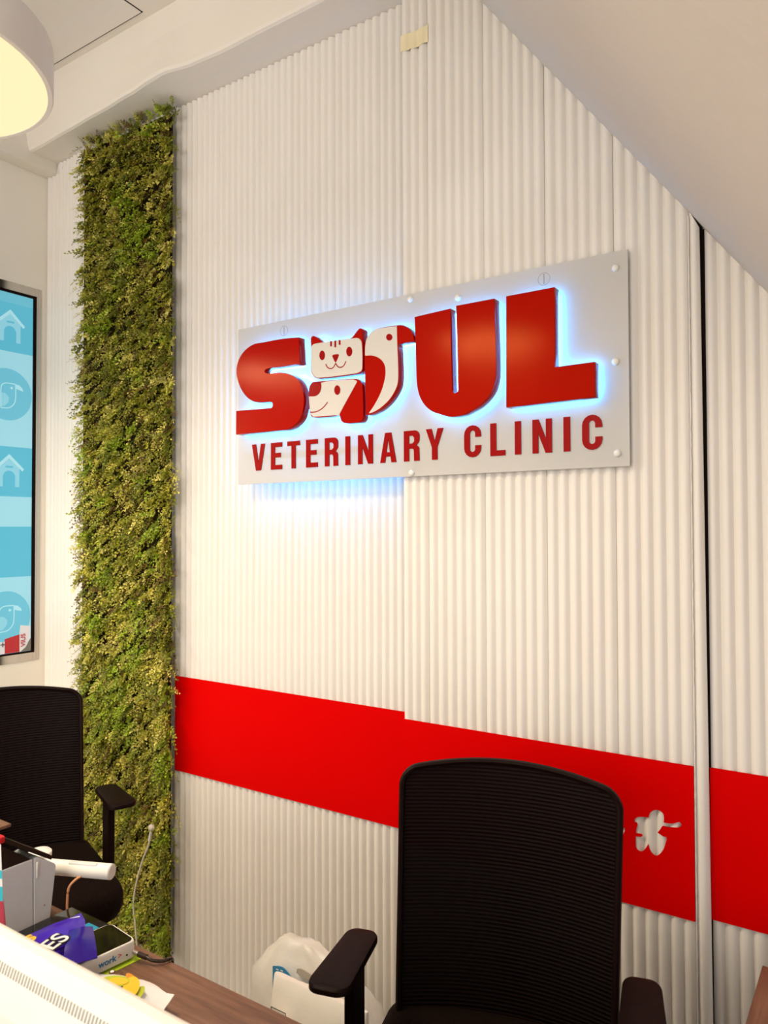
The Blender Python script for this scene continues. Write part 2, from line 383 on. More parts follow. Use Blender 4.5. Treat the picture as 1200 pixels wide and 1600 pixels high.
TRACE = {
    'S': [[-1.8427,1.8994],[-1.8418,1.982],[-1.6817,1.9775],[-1.6758,1.9833],[-1.6768,1.9937],[-1.6842,1.9977],[-1.7241,1.999],[-1.7545,2.0042],[-1.7853,2.0192],[-1.8113,2.0439],[-1.8313,2.0774],[-1.8409,2.113],[-1.8367,2.1412],[-1.822,2.1662],[-1.7959,2.1867],[-1.7597,2.1984],[-1.7141,2.2006],[-1.6377,2.1982],[-1.5638,2.1937],[-1.5578,2.1074],[-1.6596,2.1084],[-1.6842,2.1099],[-1.7051,2.108],[-1.7121,2.1025],[-1.7061,2.0962],[-1.6891,2.092],[-1.645,2.0904],[-1.6064,2.0815],[-1.5733,2.0631],[-1.5522,2.0356],[-1.5421,1.9951],[-1.5463,1.9596],[-1.5593,1.9303],[-1.5875,1.9092],[-1.6161,1.9005],[-1.6498,1.8976]],
    'U': [[-1.128,2.1894],[-1.0105,2.1943],[-1.0084,2.0828],[-1.0057,1.9668],[-1.0033,1.9585],[-0.9976,1.9552],[-0.99,1.9585],[-0.9876,1.9649],[-0.9901,2.0964],[-0.9926,2.1967],[-0.8759,2.2005],[-0.8741,2.132],[-0.8713,2.0407],[-0.8716,1.9966],[-0.876,1.9712],[-0.8847,1.9488],[-0.902,1.9284],[-0.9252,1.911],[-0.9487,1.9],[-0.9725,1.8928],[-0.9995,1.8906],[-1.0208,1.8924],[-1.0454,1.8992],[-1.0703,1.9109],[-1.0923,1.9279],[-1.1082,1.9501],[-1.1177,1.9759],[-1.1224,2.0097],[-1.1237,2.0598]],
    'L': [[-0.8412,2.2004],[-0.7063,2.2002],[-0.707,1.9927],[-0.6033,1.993],[-0.6039,1.9055],[-0.8433,1.9039]],
    'cat_face': [[-1.514,2.1506],[-1.5103,2.16],[-1.4966,2.1642],[-1.3392,2.1592],[-1.3246,2.1537],[-1.3171,2.1407],[-1.3156,2.0657],[-1.3219,2.0549],[-1.3437,2.0513],[-1.4832,2.0543],[-1.5004,2.0616],[-1.5118,2.079]],
    'cat_body': [[-1.5149,2.1596],[-1.5153,2.1847],[-1.508,2.1904],[-1.4975,2.1867],[-1.4597,2.1636],[-1.3604,2.1612],[-1.3299,2.1845],[-1.3207,2.1862],[-1.3153,2.1796],[-1.3136,2.0637],[-1.3207,2.0527],[-1.3429,2.0492],[-1.4832,2.0522],[-1.5022,2.0601],[-1.5141,2.0775]],
    'stripe0': [[-1.4375,2.1636],[-1.4305,2.1626],[-1.4305,2.1462],[-1.4375,2.1471]],
    'stripe1': [[-1.4208,2.163],[-1.4138,2.162],[-1.4139,2.1411],[-1.4208,2.142]],
    'stripe2': [[-1.4038,2.1623],[-1.3969,2.1613],[-1.3969,2.1464],[-1.4038,2.1473]],
    'cat_eye0': [[-1.458,2.1218],[-1.4586,2.1172],[-1.4601,2.1132],[-1.4626,2.1101],[-1.4657,2.1084],[-1.4692,2.1081],[-1.4727,2.1093],[-1.4758,2.1118],[-1.4783,2.1155],[-1.4799,2.12],[-1.4804,2.1247],[-1.4798,2.1294],[-1.4782,2.1334],[-1.4757,2.1364],[-1.4726,2.1382],[-1.4691,2.1384],[-1.4657,2.1372],[-1.4626,2.1347],[-1.4601,2.131],[-1.4585,2.1265]],
    'cat_eye1': [[-1.352,2.1195],[-1.3526,2.115],[-1.3542,2.1111],[-1.3567,2.1082],[-1.3599,2.1065],[-1.3635,2.1063],[-1.3671,2.1074],[-1.3703,2.11],[-1.3728,2.1136],[-1.3744,2.1179],[-1.375,2.1226],[-1.3744,2.1271],[-1.3728,2.131],[-1.3702,2.1339],[-1.367,2.1356],[-1.3634,2.1358],[-1.3599,2.1346],[-1.3567,2.1321],[-1.3542,2.1285],[-1.3525,2.1241]],
    'cat_nose': [[-1.4297,2.116],[-1.4253,2.1189],[-1.4069,2.1189],[-1.403,2.1153],[-1.41,2.1016],[-1.4157,2.0936],[-1.4209,2.0995]],
    'cat_mouth': [[-1.4554,2.0944],[-1.4496,2.0845],[-1.4377,2.0778],[-1.4254,2.0798],[-1.4157,2.0918],[-1.4088,2.0816],[-1.3984,2.0765],[-1.385,2.0804],[-1.3763,2.0928]],
    'dog_body': [[-1.5252,1.9985],[-1.5228,2.0268],[-1.5178,2.0369],[-1.5059,2.0434],[-1.3522,2.0376],[-1.3354,2.0339],[-1.3208,2.0238],[-1.3154,2.0113],[-1.3128,1.9178],[-1.317,1.908],[-1.3253,1.9023],[-1.3442,1.9011],[-1.3824,1.9035],[-1.3961,1.9129],[-1.4017,1.9289],[-1.506,1.9316],[-1.5188,1.9427]],
    'dog_face': [[-1.5233,1.9983],[-1.5196,2.0122],[-1.4724,2.0376],[-1.3522,2.0342],[-1.3375,2.0291],[-1.3354,2.0244],[-1.4013,1.9341],[-1.4013,1.9299],[-1.506,1.9334],[-1.517,1.9436]],
    'dog_nose': [[-1.5238,1.9994],[-1.5219,2.026],[-1.5164,2.0361],[-1.505,2.0416],[-1.4742,2.0403],[-1.4725,2.0231],[-1.4797,2.0063],[-1.4959,1.998]],
    'dog_eye': [[-1.3981,2.0065],[-1.3987,2.0019],[-1.4003,1.9979],[-1.4029,1.9949],[-1.4062,1.9931],[-1.4098,1.9928],[-1.4135,1.9939],[-1.4167,1.9963],[-1.4193,1.9999],[-1.421,2.0043],[-1.4216,2.0089],[-1.421,2.0135],[-1.4193,2.0175],[-1.4167,2.0205],[-1.4134,2.0223],[-1.4098,2.0226],[-1.4061,2.0215],[-1.4029,2.019],[-1.4003,2.0155],[-1.3986,2.0111]],
    'dog_mouth': [[-1.5197,1.9488],[-1.4969,1.9478],[-1.4744,1.9539],[-1.4587,1.9637],[-1.4476,1.9739]],
    'bird_body': [[-1.3067,2.1324],[-1.2975,2.1566],[-1.277,2.1704],[-1.2526,2.1762],[-1.1891,2.1754],[-1.1658,2.1708],[-1.1485,2.1587],[-1.1353,2.1394],[-1.1308,2.1203],[-1.1862,2.1196],[-1.184,2.0693],[-1.1835,2.0166],[-1.1898,1.991],[-1.2135,1.9589],[-1.2454,1.9353],[-1.2737,1.9245],[-1.2942,1.9206],[-1.3024,1.922],[-1.3054,2.0102]],
    'bird_face': [[-1.3047,2.105],[-1.3038,2.1303],[-1.2967,2.1541],[-1.2831,2.168],[-1.2566,2.1748],[-1.1906,2.173],[-1.1893,2.1194],[-1.1868,2.0696],[-1.1866,2.017],[-1.1929,1.9927],[-1.2151,1.9623],[-1.247,1.9392],[-1.2745,1.928],[-1.2917,1.9251],[-1.2696,1.95],[-1.246,1.9864],[-1.2331,2.0223],[-1.2306,2.0486],[-1.2365,2.0693],[-1.2529,2.0864],[-1.2772,2.0973],[-1.3043,2.1009]],
    'bird_eye': [[-1.2057,2.1422],[-1.2062,2.1392],[-1.2078,2.1367],[-1.2103,2.1348],[-1.2134,2.1338],[-1.2168,2.1338],[-1.2202,2.1348],[-1.2233,2.1367],[-1.2257,2.1392],[-1.2273,2.1422],[-1.2279,2.1454],[-1.2273,2.1484],[-1.2257,2.151],[-1.2232,2.1528],[-1.2201,2.1538],[-1.2167,2.1538],[-1.2133,2.1528],[-1.2102,2.1509],[-1.2078,2.1483],[-1.2062,2.1453]],
    'cut': [[-0.5347,0.8528],[-0.5339,0.8599],[-0.5269,0.8669],[-0.5161,0.8704],[-0.5,0.8722],[-0.4964,0.8832],[-0.4892,0.8906],[-0.4804,0.895],[-0.4716,0.8937],[-0.4651,0.8879],[-0.4631,0.8785],[-0.4641,0.8676],[-0.4511,0.8682],[-0.439,0.8712],[-0.4322,0.8748],[-0.4271,0.8764],[-0.4232,0.8728],[-0.4246,0.8672],[-0.4323,0.862],[-0.446,0.8594],[-0.4581,0.8582],[-0.4668,0.8581],[-0.4721,0.8498],[-0.4788,0.8402],[-0.4722,0.8372],[-0.4644,0.8339],[-0.4592,0.8348],[-0.4572,0.8299],[-0.4603,0.8185],[-0.4656,0.803],[-0.4745,0.7893],[-0.4824,0.7833],[-0.4903,0.7855],[-0.4973,0.7938],[-0.5016,0.8069],[-0.507,0.7969],[-0.5134,0.7882],[-0.5197,0.7849],[-0.5277,0.7876],[-0.5313,0.7949],[-0.5319,0.8194],[-0.5166,0.8219],[-0.5148,0.8259],[-0.5183,0.8278],[-0.5306,0.8269],[-0.5299,0.8371],[-0.5266,0.8478],[-0.5289,0.8537]],
    'cut2': [[-0.586,0.8341],[-0.5786,0.8283],[-0.5711,0.8345],[-0.5647,0.8291],[-0.5619,0.8347],[-0.5573,0.8348],[-0.5579,0.8273],[-0.5621,0.8172],[-0.5677,0.8067],[-0.5743,0.7951],[-0.5808,0.7908],[-0.5881,0.8114]],
    'st1': [[-1.1667,0.8399],[-1.1596,0.8041],[-1.1451,0.7992],[-1.1304,0.8466],[-1.1088,0.8597],[-1.1039,0.7843],[-1.088,0.7768],[-1.0668,0.8068]],
    'st2': [[-1.0491,0.8766],[-1.0423,0.8477],[-1.0219,0.8366],[-1.0188,0.7894]],
}

# ------------------------------------------------------------------ room shell
YL, YR, YF = 1.973, 1.900, 1.920      # crest planes of the left, right and far right fluted walls
XSTEP, XGAP, XLEFT = -1.2131, -0.3695, -3.19
ZC, ZB, FZ = 3.50, 3.238, -0.12       # ceiling, underside of the beam, floor
def slope_z(x): return 3.0796 - 1.337*(x + 0.9438)

struct(box('floor', (-3.4, -4.2, -0.18), (2.4, 2.2, FZ), floor_mat))
ceil_ = struct(box('ceiling', (-3.4, -4.2, ZC), (2.4, 2.2, ZC + 0.12), plaster))
wall_back = struct(box('wall_back', (-3.4, 2.04, FZ), (2.4, 2.20, ZC), gap_shade))
box('backing_board', (XSTEP + 0.002, 1.925, FZ), (XGAP + 0.012, 2.04, 2.30), gap_shade, wall_back)

# access hatch in the ceiling: the gap's shade painted as a dark sheet behind the board
box('hatch_gap_shade', (-3.05, 1.05, ZC - 0.0012), (-2.2720, 1.7855, ZC + 0.01), gap_shade, ceil_)
box('hatch_panel', (-3.046, 1.054, ZC - 0.004), (-2.2760, 1.7800, ZC + 0.01), plaster, ceil_)

# left wall with the window opening (built round the opening)
WY0, WY1, WZ0, WZ1 = 0.95, 1.952, 0.996, 2.668
bm = bmesh.new()
for lo, hi in (((XLEFT-0.2, -4.2, FZ), (XLEFT, 2.04, WZ0)), ((XLEFT-0.2, -4.2, WZ1), (XLEFT, 2.04, ZC)),
               ((XLEFT-0.2, -4.2, WZ0), (XLEFT, WY0, WZ1)), ((XLEFT-0.2, WY1, WZ0), (XLEFT, 2.04, WZ1))):
    box_into(bm, lo, hi)
struct(link('wall_left', bm_mesh('wall_left', bm), paint))

# beam along the back wall; its lower front edge is hand plastered and wavy
knots = [(-3.4, 1.845), (-3.01, 1.838), (-2.83, 1.828), (-2.6, 1.818), (-2.38, 1.806), (-2.27, 1.795), (-2.18, 1.788), (-2.04, 1.812), (-1.9, 1.820), (-1.73, 1.817), (-1.2, 1.815), (2.4, 1.815)]
def beam_y(x):
    for (a, ya), (b_, yb) in zip(knots, knots[1:]):
        if x <= b_:
            t = (x-a)/(b_-a); t = t*t*(3-2*t)
            return ya + (yb-ya)*t
    return 1.815
rings = []
N = 90
xs = [-3.188 + (0.9 + 3.188)*i/N for i in range(N+1)]
for x in xs:
    yb = beam_y(x); e = max(0.0, (-3.03 - x)/0.12); up_ = 0.0
    rings.append([(x, 1.815, ZC), (x, 1.817, 3.40), (x, 0.5*(1.817+yb), 3.31), (x, yb, ZB + 0.014 + up_), (x, yb + 0.004, ZB + 0.004 + up_),
                  (x, yb + 0.014, ZB + up_), (x, 2.04, ZB + up_), (x, 2.04, ZC)])
beam = struct(loft('beam', rings, plaster, None, True, False))
struct(box('beam_side', (XLEFT, -4.0, 3.190), (-3.108, 2.0, ZC), paint, None, 0.003))
# sloping soffit of the stair
y0s, y1s = 0.44, 2.04
xa, xb = -1.258, 0.55
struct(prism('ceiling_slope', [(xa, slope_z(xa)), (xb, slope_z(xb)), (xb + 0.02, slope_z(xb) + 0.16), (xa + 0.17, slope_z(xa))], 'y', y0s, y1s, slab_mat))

# fluted wall panels ------------------------------------------------
PW, NF = 0.18265, 6
def flute_profile(x0, width, nf, yc, seg=7, depth=0.0095, gap=0.10):
    pts = []
    p = width/nf
    for k in range(nf):
        a = x0 + k*p
        for j in range(seg):
            u = -1 + 2*j/(seg-1)
            x = a + p*(gap/2 + (1-gap)*(u+1)/2)
            pts.append((x, yc + depth*(1 - (1 - abs(u)**2.3))))
        if k < nf-1:
            pts.append((a + p, yc + depth + 0.0015))
    return pts
def panel_mesh(x0, width, nf, yc, z0, ztop, seam=0.0010):
    prof = flute_profile(x0 + seam/2, width - seam, nf, yc)
    a_, b_ = x0 + seam/2, x0 + width - seam/2
    prof = [(a_, yc + 0.017), (a_, yc + 0.011)] + prof + [(b_, yc + 0.011), (b_, yc + 0.017)]
    bm = bmesh.new()
    lo = [bm.verts.new((x, y, z0)) for x, y in prof]
    hi = [bm.verts.new((x, y, ztop(x))) for x, y in prof]
    n = len(prof)
    for i in range(n-1):
        f = bm.faces.new((lo[i], lo[i+1], hi[i+1], hi[i])); f.smooth = 1 <= i < n-2
    bm.faces.new((lo[n-1], lo[0], hi[0], hi[n-1]))
    bm.faces.new(lo[::-1]); bm.faces.new(hi)
    me = bpy.data.meshes.new('fluted_panel')
    bm.to_mesh(me); bm.free()
    me.set_sharp_from_angle(angle=math.radians(50))
    return me
flat_top = lambda x: ZB - 0.001
shared = panel_mesh(0.0, PW, NF, 0.0, FZ, flat_top, 0.0)
def panel_left(x):
    o = link('fluted_panel', shared, flute_mat, wall_back); o.location = (x, YL, 0)
    return o
# left part: narrow edge strip, a short panel under the side beam, then whole panels
link('edge_strip', panel_mesh(XLEFT + 0.004, 0.032, 1, YL - 0.002, FZ, lambda x: 3.189), flute_mat, wall_back)
link('fluted_panel', panel_mesh(-3.153, 0.165, 6, YL, FZ, lambda x: 3.189 if x < -3.106 else ZB - 0.001), flute_mat, wall_back)
link('fluted_panel', panel_mesh(-2.9885, PW, NF, YL - 0.006, FZ, flat_top), flute_mat, wall_back)
x = -2.9885 + PW
while x < XSTEP - 0.05:
    panel_left(x); x += PW
# right part: seams at the measured places, tops cut along the stair soffit
right_top = lambda x: min(ZB - 0.001, slope_z(x) + 0.004)
seams = [(XSTEP, 3), (-1.1253, 6), (-0.942, 6), (-0.7598, 6), (-0.5756, 6)]
for (a, nf), b_ in zip(seams, [-1.1253, -0.942, -0.7598, -0.5756, -0.3930]):
    link('fluted_panel', panel_mesh(a, b_-a, nf, YR, FZ, right_top), flute_mat, wall_back)
# cut strip beside the gap, its right edge sawn slightly askew
me = panel_mesh(-0.3925, 0.0345, 1, YR - 0.003, FZ, right_top)
for v in me.vertices:
    t = (v.co.x + 0.3925)/0.0345
    z = v.co.z
    shrink = 0.0112*max(0.0, min(1.0, (z - 1.72)/0.45))
    v.co.x -= t*shrink
link('cut_strip', me, flute_mat, wall_back)
def bead(x, z0, z1, w, seed):
    rnd = random.Random(seed)
    bm = bmesh.new(); prev = None
    n = int((z1-z0)/0.012)
    for i in range(n+1):
        z = z0 + (z1-z0)*i/n
        ww = w*(0.6 + 0.8*rnd.random()); d = 0.0015*(0.5+rnd.random())
        q = [bm.verts.new(p) for p in ((x-ww/2, YR+0.006, z), (x-ww*0.2, YR-0.0005-d, z), (x+ww*0.3, YR-0.0005-d*0.8, z), (x+ww/2, YR+0.006, z))]
        if prev:
            for k in range(3): bm.faces.new((prev[k], prev[k+1], q[k+1], q[k]))
        else: bm.faces.new(q)
        prev = q
    bm.faces.new(prev[::-1])
    return link('filler_bead', bm_mesh('filler_bead', bm, True), flute_mat, wall_back)
bead(-0.3925, -0.05, 2.33, 0.004, 3)
# far right part, a little further back, behind the gap
for k, x in enumerate((-0.3662, -0.3662 + PW, -0.3662 + 2*PW)):
    link('fluted_panel', panel_mesh(x, PW, NF, YF, FZ, lambda x: slope_z(x) + 0.004), flute_mat, wall_back)

# ------------------------------------------------------------------ window in the left wall
win = bpy.data.objects.new('window_1', None); C.objects.link(win); struct(win)
fw = 0.036
def on_left(name, pts, x, depth, mat, parent):
    """shape given in (y, z) on a plane facing +x"""
    me = plate_mesh(name, [pts] if isinstance(pts[0][0], (int, float)) else pts, depth)
    for v in me.vertices:
        a, yy, zz = v.co
        v.co = (x + depth - yy - depth, a, zz)
    bm = bmesh.new(); bm.from_mesh(me); bmesh.ops.recalc_face_normals(bm, faces=bm.faces[:]); bm.to_mesh(me); bm.free()
    return link(name, me, mat, parent)
def wrect(y0, y1, z0, z1): return [(y0, z0), (y1, z0), (y1, z1), (y0, z1)]
box('window_frame', (XLEFT-0.05, WY0, WZ0), (XLEFT+0.003, WY1, WZ0+fw), metal_trim, win)
box('window_frame', (XLEFT-0.05, WY0, WZ1-fw), (XLEFT+0.003, WY1, WZ1), metal_trim, win)
box('window_frame', (XLEFT-0.05, WY1-0.022, WZ0+fw), (XLEFT+0.003, WY1, WZ1-fw), metal_trim, win)
gz0, gz1, gy1 = WZ0+fw, WZ1-fw, WY1-0.022
box('window_gasket', (XLEFT-0.05, gy1-0.012, gz0), (XLEFT-0.001, gy1, gz1), black_plastic, win)
box('window_gasket', (XLEFT-0.05, WY0, gz0), (XLEFT-0.001, gy1-0.012, gz0+0.008), black_plastic, win)
box('window_gasket', (XLEFT-0.05, WY0, gz1-0.010), (XLEFT-0.001, gy1-0.012, gz1), black_plastic, win)
def film(name, col, e=0.72):
    m = principled(name, tuple(c*0.35 for c in col), 0.35, 0.3, emit=col, estr=e)  # emission put into the film stands for light from behind
    return m
f_dark = film('film_dark_blue', (0.12, 0.54, 0.72)); f_light = film('film_light_blue', (0.38, 0.76, 0.88))
f_mid = film('film_mid_blue', (0.17, 0.58, 0.74)); f_line = film('film_line', (0.46, 0.82, 0.92))
f_icon = film('film_icon', (0.30, 0.70, 0.84))
px = XLEFT - 0.006
py1 = gy1 - 0.0125
bands = [(2.577, gz1-0.011, f_mid), (2.362, 2.577, f_dark), (1.944, 2.362, f_light), (1.725, 1.944, f_dark), (1.593, 1.725, f_light), (1.372, 1.593, f_dark), (1.03, 1.372, f_light)]
for z0, z1, m in bands:
    on_left('film_band', wrect(WY0, py1, z0 + (0.008 if z0 == 1.03 else 0), z1), px, 0.004, m, win)
def arc(cy, cz, r, a0, a1, n=20):
    return [(cy + r*math.cos(math.radians(a0+(a1-a0)*i/n)), cz + r*math.sin(math.radians(a0+(a1-a0)*i/n))) for i in range(n+1)]
def kennel(cy, z0):
    q = px + 0.0012
    body = [(cy-0.047, z0+0.043), (cy-0.028, z0+0.043), (cy-0.028, z0+0.085)] + arc(cy, z0+0.085, 0.028, 180, 0, 12) + [(cy+0.028, z0+0.043), (cy+0.047, z0+0.043), (cy+0.047, z0+0.133), (cy, z0+0.17), (cy-0.047, z0+0.133)]
    on_left('kennel_print', body, q, 0.001, f_icon, win)
    roof = [(cy-0.068, z0+0.122), (cy-0.060, z0+0.113), (cy, z0+0.168), (cy+0.060, z0+0.113), (cy+0.068, z0+0.122), (cy, z0+0.186)]
    on_left('kennel_print', roof, q + 0.0005, 0.001, f_line, win)
    bone = [(cy-0.014, z0+0.126), (cy-0.019, z0+0.130), (cy-0.014, z0+0.134), (cy+0.014, z0+0.134), (cy+0.019, z0+0.130), (cy+0.014, z0+0.126)]
    on_left('bone_print', bone, q + 0.0008, 0.0006, f_dark, win)
kennel(1.812, 1.725); kennel(1.812, 2.362)
def bird_print(cz):
    cy = 1.800; q = px + 0.0012
    on_left('round_print', arc(cy, cz, 0.114, 0, 359, 48), q, 0.0010, f_mid, win)
    q2 = q + 0.0005
    outline = [(cy-0.028, cz-0.062), (cy-0.028, cz+0.022), (cy-0.022, cz+0.040), (cy-0.004, cz+0.049), (cy+0.038, cz+0.049)]
    on_left('bird_print', stroke_poly(outline, 0.0045), q2, 0.0006, f_line, win)
    belly = [(cy+0.038, cz+0.046), (cy+0.038, cz-0.015), (cy+0.030, cz-0.040), (cy+0.008, cz-0.058), (cy-0.026, cz-0.062)]
    on_left('bird_print', stroke_poly(belly, 0.0045), q2, 0.0006, f_line, win)
    beak = [(cy+0.038, cz+0.050), (cy+0.055, cz+0.047), (cy+0.070, cz+0.034), (cy+0.074, cz+0.022), (cy+0.038, cz+0.030)]
    on_left('beak_print', beak, q2, 0.0006, f_line, win)
    on_left('eye_print', arc(cy+0.020, cz+0.030, 0.006, 0, 340, 12), q2, 0.0006, f_line, win)
    wing = [(cy-0.026, cz-0.055), (cy-0.026, cz+0.005), (cy-0.008, cz+0.003), (cy+0.008, cz-0.012), (cy+0.006, cz-0.032), (cy-0.012, cz-0.052)]
    on_left('wing_print', smooth_poly(wing), q2, 0.0006, f_icon, win)
bird_print(2.172); bird_print(1.198)
# flat shapes and lettering, red and white with emission, at the foot of the glass
foot_red = principled('foot_shape_red', (0.42, 0.03, 0.035), 0.5, 0.3, emit=(0.35, 0.02, 0.03), estr=0.35)
foot_white = principled('foot_shape_white', (0.62, 0.62, 0.64), 0.5, 0.3, emit=(0.6, 0.62, 0.66), estr=0.35)
foot_grey = principled('foot_shape_grey', (0.20, 0.19, 0.17), 0.5, 0.3)
q = px + 0.003
on_left('foot_shape', [(WY0, 1.041), (1.797, 1.041), (1.797, 1.094), (WY0, 1.094)], q, 0.001, foot_white, win)
on_left('foot_shape', [(1.797, 1.041), (1.864, 1.041), (1.864, 1.118), (1.797, 1.105)], q, 0.001, foot_red, win)
on_left('foot_shape', [(1.864, 1.041), (1.914, 1.041), (1.914, 1.150), (1.868, 1.158), (1.864, 1.118)], q, 0.001, foot_white, win)
on_left('foot_shape', smooth_poly([(1.868, 1.041), (1.916, 1.041), (1.916, 1.098), (1.905, 1.082), (1.893, 1.060), (1.880, 1.050)], True, 40), q + 0.0011, 0.0006, foot_grey, win)
text_mesh('foot_lettering', 'VIUS', 0.030, (q + 0.0024, 1.889, 1.062), (0, 0, 1), (0, -1, 0), foot_red, win, 0.0004, 0, 0.95, 0.0006)
text_mesh('foot_lettering', '+', 0.045, (q + 0.0024, 1.774, 1.066), (0, 1, 0), (0, 0, 1), ink, win, 0.0004)

# ------------------------------------------------------------------ red boards across the flutes
RZ0, RZ1 = 0.6530, 1.0140
left_top, left_bot = 1.0140, 0.6530
tag(flat('red_board', [[(-2.300, left_bot), (XSTEP-0.001, left_bot), (XSTEP-0.001, left_top), (-2.300, left_top)]], YL - 0.0034, 0.003, red_board),
    'long plain red board on the fluted wall beside the green foliage strip', 'wall board')
holes = [smooth_poly(TRACE['cut'], True, 60), smooth_poly(TRACE['cut2'], True, 60),
         stroke_poly(TRACE['st1'], 0.004), stroke_poly(TRACE['st2'], 0.0035)]
tag(flat('red_board', [[(XSTEP, RZ0-0.003), (-0.3945, RZ0-0.003), (-0.3945, RZ1), (XSTEP, RZ1)]] + holes, YR - 0.0034, 0.003, red_board),
    'red board with a white cut-out script shape behind the mesh office chair', 'wall board')
tag(flat('red_board', [[(-0.3620, 0.6565), (0.18, 0.6565), (0.18, 1.0120), (-0.3620, 1.0120)]], YF - 0.0034, 0.003, red_board),
    'short red board right of the narrow white upright strip', 'wall board')

# masking tape near the top of the right part
bm = bmesh.new(); rows = []
for i in range(25):
    t = i/24; x = -1.2135 + 0.0985*t
    p_ = ((x - XSTEP) % 0.0293)/0.0293*2 - 1
    dip = 0.0035*abs(p_)**3
    zt = 3.0745 - 0.002*t + 0.0015*math.sin(9*t) + (0.006 if i == 24 else 0); zb = 3.0265 - 0.010*t + 0.0012*math.sin(23*t) + (0.006 if i > 17 else 0)
    y = YR - 0.0012 + dip
    rows.append([bm.verts.new((x, y, zb)), bm.verts.new((x, y, (zb+zt)/2)), bm.verts.new((x, y, zt)), bm.verts.new((x, y + 0.0006, zt)), bm.verts.new((x, y + 0.0006, zb))])
for a, b_ in zip(rows, rows[1:]):
    for k in range(5):
        bm.faces.new((a[k], b_[k], b_[(k+1) % 5], a[(k+1) % 5]))
bm.faces.new(rows[0]); bm.faces.new(rows[-1][::-1])
tag(link('masking_tape', bm_mesh('masking_tape', bm, True), tape_mat), 'short torn piece of beige masking tape high on the white fluted wall', 'tape')

# ------------------------------------------------------------------ clinic sign
sign = thing('clinic_sign', 'illuminated wall sign with red raised letters on a milky acrylic plate', 'sign', (-1.207, 1.90, 1.733))
sign_inv = Matrix.Translation((1.207, -1.90, -1.733))
def S(o):
    o.parent = sign; o.matrix_parent_inverse = sign_inv
    return o
PF = 1.882
S(box('back_plate', (-1.8755, PF, 1.7330), (-0.5322, PF + 0.006, 2.2740), plate_mat))
LB, LF = 1.869, 1.838
def led_for(pts):
    cx = sum(p[0] for p in pts)/len(pts); cz = sum(p[1] for p in pts)/len(pts)
    q = [(cx + (x-cx)*0.965, cz + (z-cz)*0.965) for x, z in pts]
    return S(flat('led_strip', [q], LB + 0.0002, 0.002, led_mat))
def pin(x, z):
    bm = bmesh.new()
    bmesh.ops.create_cone(bm, cap_ends=True, segments=8, radius1=0.003, radius2=0.003, depth=PF - LB)
    bmesh.ops.rotate(bm, verts=bm.verts, matrix=Matrix.Rotation(PI/2, 3, 'X'))
    bmesh.ops.translate(bm, verts=bm.verts, vec=(x, (PF+LB)/2, z))
    return S(link('mounting_pin', bm_mesh('mounting_pin', bm), white_plastic))
def snap(pts, lo, hi, tol=0.0035):
    return [(x, hi if abs(z-hi) < tol else lo if abs(z-lo) < tol else z) for x, z in pts]
for k, pp in (('S', (-1.75, 1.94)), ('U', (-1.06, 2.1)), ('L', (-0.78, 2.0))):
    pts = smooth_poly(snap(TRACE[k], 1.901, 2.199), True, 45)
    S(flat('raised_letter', [pts], LF, LB - LF, red_letter, None, 0.0008))
    led_for(pts); pin(*pp)
# animals in place of the round letter
LFA = LF + 0.003
for k, pp in (('cat_body', (-1.41, 2.11)), ('dog_body', (-1.40, 1.99)), ('bird_body', (-1.24, 2.0))):
    pts = smooth_poly(TRACE[k], True, 62)
    S(flat(k.replace('_body', '_block'), [pts], LFA, LB - LFA, red_letter, None, 0.0008))
    led_for(pts); pin(*pp)
def face(name, key, layer, mat, closed=True, w=None, lim=55):
    pts = smooth_poly(TRACE[key], True, lim) if closed else stroke_poly(TRACE[key], w)
    S(flat(name, [pts], LFA - 0.0008*layer, 0.0008, mat))
face('cat_face', 'cat_face', 1, logo_white); face('dog_face', 'dog_face', 1, logo_white, lim=40); face('bird_face', 'bird_face', 1, logo_white, lim=40)
for k in ('stripe0', 'stripe1', 'stripe2'): S(flat('forehead_stripe', [TRACE[k]], LFA - 0.0014, 0.0006, red_flat))
face('eye', 'cat_eye0', 1.8, red_flat); face('eye', 'cat_eye1', 1.8, red_flat); face('nose', 'cat_nose', 1.8, red_flat)
face('mouth', 'cat_mouth', 1.8, red_flat, False, 0.0032)
face('nose', 'dog_nose', 1.8, red_flat, lim=40); face('eye', 'dog_eye', 1.8, red_flat); face('mouth', 'dog_mouth', 1.8, red_flat, False, 0.0032)
face('eye', 'bird_eye', 1.8, red_flat)
